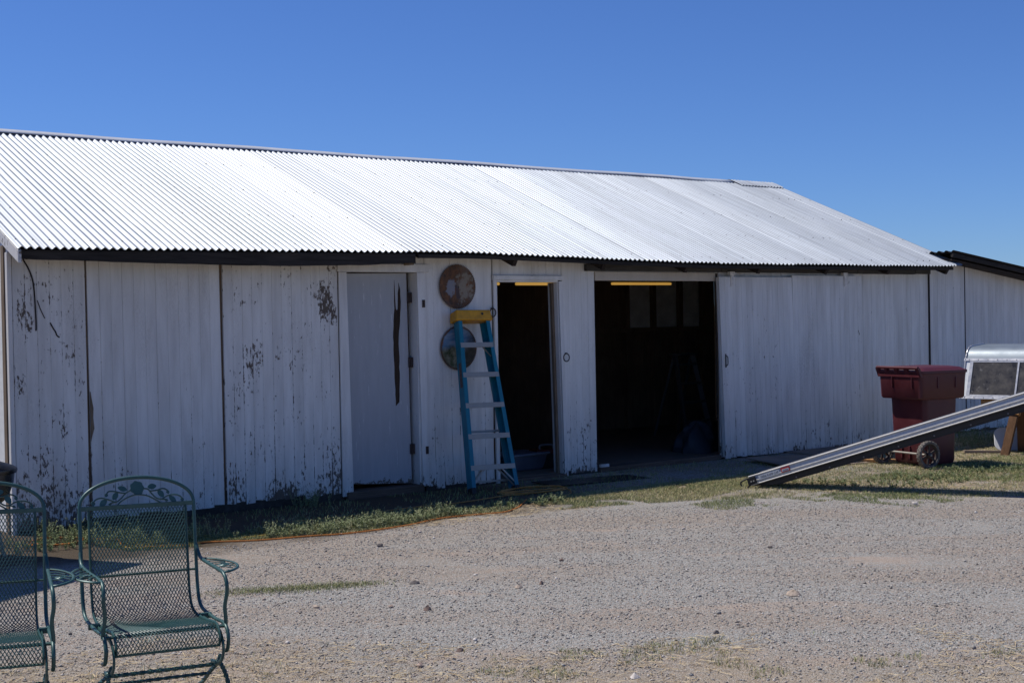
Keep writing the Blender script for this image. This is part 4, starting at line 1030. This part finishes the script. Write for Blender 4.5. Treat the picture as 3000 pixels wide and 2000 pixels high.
# ------------------------------------------------------------------ cords on the ground
def cordmat(n,c): return simple(n,c,.5,0,.2,15)
M['orange']=cordmat('orange_cord',(.62,.20,.03)); M['yellowc']=cordmat('yellow_cord',(.60,.34,.03))
def jit(P,a=.01): return [(x+random.uniform(-a,a),y+random.uniform(-a,a),z) for x,y,z in P]
m=MB()
coil=[]
for i in range(60):
    a=2*math.pi*i/20; r=.20+.012*math.sin(i*1.7)
    coil.append((.12+r*math.cos(a)*1.0,-.66+r*math.sin(a)*.95,.012+.004*(i//20)+.004*math.sin(i)))
main=[(.33,-.72,.02),(.42,-.78,.012),(.52,-.86,.01),(.50,-1.0,.01),(.46,-1.2,.008),(.66,-1.475,.01),(.86,-1.516,.008),(.98,-1.498,.01),(1.319,-1.688,.008),(1.711,-1.789,.009),(1.961,-1.888,.01),(2.262,-1.912,.012),(2.624,-1.858,.01),(3.049,-1.735,.012),(3.444,-1.783,.01),(3.647,-1.808,.01),(3.9,-1.66,.009),(4.079,-1.493,.01),(4.2,-1.40,.03)]
m.tube(catmull(coil+main,5),.0062,6)
tag(obj('extension_cord',m,M['orange'],None,smooth=60),'long orange extension cord coiled at the barn corner and running along the gravel edge','cord')
m=MB(); lp=[(.30,-.98,.012),(.55,-1.05,.01),(.75,-1.02,.012),(1.0,-1.12,.01),(1.15,-1.22,.012),(1.05,-1.32,.01),(.8,-1.30,.012),(.55,-1.26,.01),(.42,-1.30,.012),(.5,-1.40,.01),(.8,-1.44,.012),(1.2,-1.5,.01),(1.5,-1.52,.012)]
m.tube(catmull(lp,6),.0055,6); tag(obj('extension_cord',m,M['yellowc'],None,smooth=60),'thin yellow cord looped in the weeds behind the whole chair','cord')
lc=MB(); pts=[]
for i in range(100):
    a=2*math.pi*i/22; r=.27+.05*math.sin(i*.31)
    pts.append((4.68+r*1.25*math.cos(a)+.03*math.sin(i*.9),-.82+r*.75*math.sin(a)+.02*math.cos(i*.7),.012+.0035*(i//22)+.004*math.sin(i*1.3)))
tail=[(4.2,-.95,.012),(3.7,-1.02,.01),(3.2,-.98,.01),(2.6,-1.05,.01),(2.0,-1.0,.01)]
lead=[(4.98,-.95,.02),(4.9,-1.2,.012),(4.62,-1.40,.012),(4.42,-1.50,.02)]
lc.tube(catmull(list(reversed(tail))+pts+lead,4),.006,6)
c2_=obj('extension_cord',lc,cordmat('dull_orange_cord',(.50,.22,.05)),None,smooth=60); tag(c2_,'dull orange cord coiled in the shade at the foot of the blue ladder','cord')
m=MB(); m.bar((4.42,-1.50,.024),(4.34,-1.545,.024),.035,.03); m.tube([(4.42,-1.5,.022),(4.45,-1.48,.02)],.011,8); obj('plug',m,M['blackp'],c2_,bevel=.004)

# ------------------------------------------------------------------ boards and mat on the ground
M['ply']=wood_mat('weathered_plywood',(.20,.15,.11),(.36,.28,.21),'x')
def board(name,loc,rz,w_,l_,t_,mat,label,cat,tilt=0,chip=.0):
    P=[]
    for i in range(16):
        q=i/15; P.append((-w_/2+w_*q,-l_/2+random.uniform(0,chip)))
    P+=[(w_/2,l_/2),(-w_/2,l_/2)]
    m=MB(); m.prism(P,(0,0,0),(1,0,0),(0,1,0),(0,0,t_)); o=obj(name,m,mat,None,bevel=.002); o.location=loc; o.rotation_euler=(tilt,R(1.0),rz)
    return tag(o,label,cat)
board('plywood_sheet',(8.55,-1.0,.02),R(-14),1.05,.95,.014,M['ply'],'weathered plywood sheet on the ground nearest the ramp foot','board',R(1.2),.05)
board('plywood_sheet',(9.75,-.62,.02),R(8),1.55,.75,.016,wood_mat('dark_plywood',(.13,.10,.075),(.27,.21,.16),'x'),'darker plywood sheet lying along the foot of the sliding door','board',R(1.5),.06)
board('wood_plank',(9.05,-1.48,.012),R(-52),.75,.16,.03,M['lumber'],'orange brown plank on the ground behind the bin wheels','plank')
board('wood_plank',(10.72,-1.86,.012),R(-40),.5,.06,.03,M['ply'],'grey stick of wood on the grass beside the sawhorse leg','plank')
board('rubber_mat',(5.72,-.56,.004),R(-3),1.25,.42,.010,M['blackp'],'dark rubber mat on the ground before the narrow doorway','mat')

# ------------------------------------------------------------------ loose rocks
def rock(loc,r,col,label,seed):
    r*=.82
    rr=np.random.default_rng(seed); m=MB(); n=10;k=6; vs=[];fs=[]
    ph=rr.uniform(0,6.28,4); sq=rr.uniform(.55,.8); sy=rr.uniform(.6,.9)
    for i in range(k+1):
        a=-math.pi/2+math.pi*i/k
        for j in range(n):
            b=2*math.pi*j/n; d=1+.22*math.sin(2*b+ph[0]+a)+.15*math.sin(3*a+ph[1])+rr.uniform(-.09,.09)
            vs.append((r*d*math.cos(a)*math.cos(b),r*sy*d*math.cos(a)*math.sin(b),r*sq*d*math.sin(a)))
    for i in range(k):
        for j in range(n): fs.append((i*n+j,i*n+(j+1)%n,(i+1)*n+(j+1)%n,(i+1)*n+j))
    m.add(vs,fs); o=obj('rock',m,simple('rock_%d'%seed,col,.9,0,.3,60,.2,.5,150),None,smooth=35)
    o.location=(loc[0],loc[1],r*.12); o.rotation_euler=(0,0,rr.uniform(0,6)); return tag(o,label,'rock','loose rocks on the gravel drive')
DK=(.15,.13,.12); RD=(.22,.155,.125); TN=(.45,.36,.28); PK=(.40,.30,.24); WH=(.55,.50,.45)
rock((1.895,-2.571),.036,DK,'dark rock on the gravel nearest below the orange cord',1)
rock((1.284,-3.978),.030,DK,'dark rock just right of the green grass patch in the gravel',2)
rock((1.700,-4.530),.038,TN,'pale tan rock left of a dark rock in mid gravel',3)
rock((1.873,-4.539),.028,RD,'dark brown rock beside the pale tan rock in mid gravel',4)
rock((2.498,-3.979),.026,RD,'brown rock on the gravel farther back below the open doorway',5)
rock((.898,-4.701),.032,RD,'reddish brown rock below the right end of the grass patch',6)
rock((.780,-4.492),.022,PK,'small pinkish rock left of the reddish brown rock',7)
rock((.442,-4.209),.024,TN,'small tan rock below the left part of the grass patch',8)
rock((2.763,-5.839),.046,TN,'largest pale rock on the right half of the gravel',9)
rock((1.710,-6.223),.024,DK,'dark rock on the gravel near the bottom right grass tufts',10)
rock((.470,-5.639),.024,RD,'brown rock near the bottom centre of the gravel',11)
rock((.141,-5.767),.030,PK,'pinkish rock on the straw nearest the bottom edge',12)
rock((3.932,-4.601),.024,DK,'dark rock in front of the bare dirt patch',13)
rock((.779,-6.608),.034,WH,'whitish rock among the grass tufts at the bottom edge',14)
rock((6.519,-3.946),.040,WH,'white rock on the grass below the shadow of the ramp',15)

# ------------------------------------------------------------------ gravel stones, grass and weeds (countless)
def tonemat(name,stops,rough=.8,trans=0):
    t=NT(name); a=t.attr('tone'); c=t.ramp(a,stops); t.set(c,rough,0,.25)
    return t.m
def inpoly(P,poly):
    x,y=P[:,0],P[:,1]; ins=np.zeros(len(P),bool); n=len(poly)
    for i in range(n):
        x1,y1=poly[i];x2,y2=poly[(i+1)%n]
        c=((y1>y)!=(y2>y))&(x<(x2-x1)*(y-y1)/(y2-y1+1e-12)+x1); ins^=c
    return ins
def scatter(poly,n):
    p=np.array(poly); lo=p.min(0); hi=p.max(0); out=np.zeros((0,2))
    while len(out)<n:
        q=RNG.uniform(lo,hi,(n*3,2)); out=np.vstack([out,q[inpoly(q,poly)]])
    return out[:n]
def vnoise(P,s,seed=0):
    # cheap smooth value noise
    q=P*s+seed*17.31; i=np.floor(q).astype(int); f=q-i; f=f*f*(3-2*f)
    def h(a,b): v=np.sin(a*127.1+b*311.7+seed*74.7)*43758.5453; return v-np.floor(v)
    a=h(i[:,0],i[:,1]);b=h(i[:,0]+1,i[:,1]);c=h(i[:,0],i[:,1]+1);d=h(i[:,0]+1,i[:,1]+1)
    return (a*(1-f[:,0])+b*f[:,0])*(1-f[:,1])+(c*(1-f[:,0])+d*f[:,0])*f[:,1]
DRIVE=[(-2.6,-5.2),(-.9,-2.0),(1.0,-1.7),(3.5,-2.0),(5.4,-2.6),(7.5,-4.4),(6.6,-6.2),(2.6,-8.4),(.0,-6.6)]
def stones(name,n,poly,rmin,rmax,seed):
    P=scatter(poly,n); nz=vnoise(P,1.2,seed)+.5*vnoise(P,3.1,seed+1); keep=nz>.42; P=P[keep]; n=len(P)
    r=rmin+(rmax-rmin)*RNG.random(n)**2.2
    dirs=np.array([(1,0,0),(-1,0,0),(0,1,0),(0,-1,0),(0,0,1),(0,0,-1)],float)
    tri=np.array([(0,2,4),(2,1,4),(1,3,4),(3,0,4),(2,0,5),(1,2,5),(3,1,5),(0,3,5)])
    a=RNG.uniform(0,6.28,n); ca,sa=np.cos(a),np.sin(a)
    V=dirs[None]*(RNG.uniform(.6,1.3,(n,6,1)))*r[:,None,None]; V=V+RNG.normal(0,.22,(n,6,3))*r[:,None,None]
    x=V[:,:,0]*ca[:,None]-V[:,:,1]*sa[:,None]; y=V[:,:,0]*sa[:,None]+V[:,:,1]*ca[:,None]; z=V[:,:,2]*.7
    V=np.stack([x+P[:,0:1],y+P[:,1:2],z+r[:,None]*.25],-1).reshape(-1,3)
    F=(tri[None]+6*np.arange(n)[:,None,None]).reshape(-1,3); T=np.repeat(RNG.random(n),8)
    return rawobj(name,V,F,tonemat('stone_tones',[(0,(.09,.08,.075)),(.15,(.24,.225,.205)),(.6,(.37,.35,.32)),(.8,(.40,.31,.25)),(1,(.60,.57,.53))],.9),T)
tag(stones('gravel',60000,DRIVE,.003,.009,3),kind='stuff',label='loose grey and pinkish gravel stones covering the drive')

tag(stones('pebbles',700,DRIVE,.006,.016,8),kind='stuff',label='larger mixed pebbles lying on the gravel drive')

CX=np.array([p[0] for p in main if p[0]>.85]); CY=np.array([p[1] for p in main if p[0]>.85])
def clear_cord(P):
    k=(P[:,0]>.9)&(P[:,0]<4.15)&(P[:,1]<np.interp(P[:,0],CX,CY)+.02)&(P[:,1]>np.interp(P[:,0],CX,CY)-.5)
    return P[~k]
def blades(P,h,wd,lean,tone,curl=.5):
    n=len(P); a=RNG.uniform(0,6.28,n); b=RNG.uniform(0,6.28,n)
    L_=h*RNG.uniform(.5,1.25,n); ln=lean*RNG.uniform(.2,1.0,n)*L_
    d=np.stack([np.cos(a),np.sin(a)],-1); s=np.stack([np.cos(b),np.sin(b)],-1)*(wd/2)
    b0=np.concatenate([P-s,np.zeros((n,1))],1); b1=np.concatenate([P+s,np.zeros((n,1))],1)
    md=P+d*(ln*.35)[:,None]; zm=(L_*.6)[:,None]
    m0=np.concatenate([md-s*.75,zm],1); m1=np.concatenate([md+s*.75,zm],1)
    tp=np.concatenate([P+d*ln[:,None],(L_*(1-curl*RNG.random(n)*.3))[:,None]],1)
    V=np.stack([b0,b1,m0,m1,tp],1).reshape(-1,3)
    F=(np.array([(0,1,3),(0,3,2),(2,3,4)])[None]+5*np.arange(n)[:,None,None]).reshape(-1,3)
    return V,F,np.repeat(tone,3)
def merge(parts):
    V=[];F=[];T=[];o=0
    for v,f,t in parts: V.append(v);F.append(f+o);T.append(t);o+=len(v)
    return np.vstack(V),np.vstack(F),np.concatenate(T)
GR=[(0,(.11,.155,.055)),(.35,(.20,.245,.09)),(.6,(.32,.315,.14)),(.8,(.47,.40,.20)),(1,(.62,.53,.32))]
gm_=tonemat('grass_tones',GR,.75)
parts=[]
def patch(poly,n,h,wd,lean,t0,t1,thr=.35,sc=2.2,seed=0):
    P=scatter(poly,n); nz=.65*vnoise(P,sc,seed)+.35*vnoise(P,sc*3.3,seed+5); P=clear_cord(P[nz>thr])
    tn=np.clip(t0+(t1-t0)*RNG.random(len(P))+.35*(vnoise(P,1.3,seed+9)-.5),0,1)
    parts.append(blades(P,h,wd,lean,tn))
# thin grass in front of the doors, between shade and gravel
patch([(.3,-1.0),(1.2,-1.2),(3.6,-1.3),(3.6,-1.85),(2.5,-1.95),(1.2,-1.72),(.4,-1.5)],24000,.030,.0036,1.1,.1,.85,.2,3.0,12)
patch([(2.4,-1.35),(4.3,-1.28),(7.3,-1.25),(7.2,-1.9),(5.4,-2.4),(4.0,-1.95),(2.5,-1.75)],40000,.026,.0036,1.1,.15,.95,.30,2.8,1)
# in the shade by the wall
patch([(0.3,-.1),(12,-.1),(12,-1.4),(.3,-1.3)],9000,.035,.005,.9,.1,.8,.42,2.0,2)
# right of the ramp foot and under the bin
patch([(6.6,-1.4),(9.0,-1.3),(12.2,-.4),(15,-.4),(14,-3),(8.3,-4.7),(6.6,-3.6)],76000,.024,.0036,1.2,.08,1.05,.22,2.3,3)
patch([(5.6,-1.5),(7.2,-1.3),(7.4,-2.6),(6.2,-2.9),(5.2,-2.3)],11000,.020,.0034,1.2,.4,1.1,.38,3.4,13)
patch([(7.6,-2.4),(9.5,-2.2),(11.6,-2.2),(12.2,-3.2),(8.8,-3.9)],20000,.034,.004,1.1,.02,.7,.36,2.9,4)
patch([(6.2,-2.9),(7.6,-3.1),(7.5,-4.1),(6.4,-4.05)],9000,.022,.0036,1.1,.15,.7,.47,3.1,5)
patch([(5.2,-2.4),(6.6,-2.5),(6.3,-3.3),(5.0,-3.0)],6000,.022,.0036,1.1,.15,.8,.52,3.3,6)
# small island in the gravel
q_=RNG.random(5200); q_=q_[np.sin(q_*3.14)**.6*(.55+.45*vnoise(np.stack([q_*6,q_*0],1),1.0,3))>RNG.random(len(q_))]
PI2=np.stack([.12+1.05*q_+RNG.normal(0,.075,len(q_)),-3.37-.47*q_+RNG.normal(0,.055,len(q_))*(1.2-q_*.2)],1)
parts.append(blades(PI2,.018,.003,1.3,np.clip(RNG.normal(.5,.2,len(q_)),0,1)))
# tufts on the camera side
patch([(.2,-5.8),(1.3,-6.1),(2.3,-6.7),(2.6,-7.6),(1.2,-7.0),(.4,-6.4)],6500,.024,.003,1.2,.25,.85,.60,4.2,8)
patch([(-1.6,-4.6),(-.4,-4.4),(.6,-5.8),(.2,-6.6),(-1.2,-5.6)],2600,.022,.003,1.1,.25,.85,.60,4.2,9)
V,F,T=merge(parts); tag(rawobj('grass',V,F,gm_,T),kind='stuff',label='thin green and dry grass growing along the barn and in tufts on the gravel')
# straw: flat dry stalks
parts=[]
def straw(poly,n,seed):
    P=scatter(poly,n); nz=vnoise(P,1.6,seed); P=P[nz>.3]; n=len(P)
    a=RNG.uniform(0,6.28,n); ln=RNG.uniform(.02,.085,n); d=np.stack([np.cos(a),np.sin(a)],-1); s=np.stack([-d[:,1],d[:,0]],-1)*.0015
    e=P+d*ln[:,None]; z0=RNG.uniform(.003,.012,(n,1)); z1=RNG.uniform(.003,.016,(n,1))
    V=np.stack([np.concatenate([P-s,z0],1),np.concatenate([P+s,z0+.001],1),np.concatenate([e+s,z1+.001],1),np.concatenate([e-s,z1],1)],1).reshape(-1,3)
    F=(np.array([(0,1,2),(0,2,3)])[None]+4*np.arange(n)[:,None,None]).reshape(-1,3)
    parts.append((V,F,np.repeat(RNG.random(n),2)))
straw([(-2.2,-4.6),(-.6,-4.3),(.8,-5.8),(2.6,-6.7),(2.8,-8.0),(.2,-7.0),(-1.6,-5.8)],5200,1)
straw([(6.8,-1.4),(12,-.5),(13.5,-2.8),(8.3,-4.6),(6.6,-3.0)],16000,2)
straw([(1.0,-1.5),(4.2,-1.4),(7,-1.4),(5.4,-2.2),(2.4,-2.0)],3500,3)
V,F,T=merge(parts); tag(rawobj('straw',V,F,tonemat('straw_tones',[(0,(.22,.15,.08)),(.5,(.42,.32,.18)),(1,(.62,.50,.30))],.7),T),kind='stuff',label='dry straw strewn over the dirt')
# feathery weeds
parts=[]
def weeds(poly,n,h0,h1,thr,seed,tb=.3):
    P=scatter(poly,n*2); nz=vnoise(P,1.5,seed); P=clear_cord(P[nz>thr][:n])
    for (x,y) in P:
        h=RNG.uniform(h0,h1)*(1 if RNG.random()<.8 else 1.5); k=int(RNG.integers(2,5)); tone=np.clip(tb+RNG.normal(0,.12),0,1)
        for _ in range(k):
            a=RNG.uniform(0,6.28); ln=RNG.uniform(.1,.5)*h; dx,dy=math.cos(a)*ln,math.sin(a)*ln; nl=int(10+h*90)
            t=RNG.random(nl)**.8; bx=x+dx*t; by=y+dy*t; bz=h*t*(1-.15*t)
            b=RNG.uniform(0,6.28,nl); L_=RNG.uniform(.010,.026,nl)*(1.2-t*.6); lx,ly=np.cos(b)*L_,np.sin(b)*L_; lz=RNG.uniform(-.004,.016,nl)
            c=b+1.57; w_=.0028
            A=np.stack([bx-np.cos(c)*w_,by-np.sin(c)*w_,bz],-1);B=np.stack([bx+np.cos(c)*w_,by+np.sin(c)*w_,bz+.003],-1);C=np.stack([bx+lx,by+ly,bz+lz],-1)
            V=np.stack([A,B,C],1).reshape(-1,3); F=np.arange(nl*3).reshape(-1,3)
            sv=np.array([(x-.0015,y,0),(x+.0015,y,0),(x+dx,y+dy,h*.86)]); 
            parts.append((np.vstack([V,sv]),np.vstack([F,[[nl*3,nl*3+1,nl*3+2]]]),np.concatenate([np.clip(tone+RNG.normal(0,.1,nl),0,1),[.6]])))
weeds([(.9,-1.38),(1.6,-1.32),(2.6,-1.40),(3.6,-1.42),(3.5,-1.70),(2.6,-1.80),(1.9,-1.80),(1.3,-1.64),(.9,-1.48)],620,.03,.10,.15,1,.42)
weeds([(.05,-.30),(.5,-.25),(1.0,-1.1),(1.3,-1.5),(.6,-1.4),(.2,-.95)],230,.05,.14,.25,2)
weeds([(-.5,-.5),(.1,-.5),(.3,-1.0),(-.2,-1.3)],80,.04,.09,.3,3,.2)
weeds([(3.4,-1.42),(4.6,-1.42),(4.4,-1.7),(3.6,-1.8)],90,.03,.07,.3,4)
weeds([(1.3,-.06),(2.8,-.06),(2.8,-.3),(1.3,-.3)],40,.06,.16,.3,5)
weeds([(10.2,-.9),(12.2,-.3),(13.5,-.3),(12.2,-1.4),(10.8,-1.5)],150,.06,.15,.3,6,.25)
weeds([(8.0,-2.3),(9.6,-2.7),(9.6,-3.2),(8.0,-2.9)],120,.025,.06,.3,7,.3)
weeds([(6.9,-2.0),(8.9,-2.4),(8.6,-3.4),(7.2,-3.2)],200,.02,.05,.35,8,.3)
V,F,T=merge(parts)
tag(rawobj('weeds',V,F,tonemat('weed_tones',[(0,(.10,.15,.05)),(.3,(.22,.26,.125)),(.6,(.34,.35,.19)),(1,(.50,.45,.25))],.8),T),kind='stuff',label='feathery grey green weeds growing along the foot of the barn')
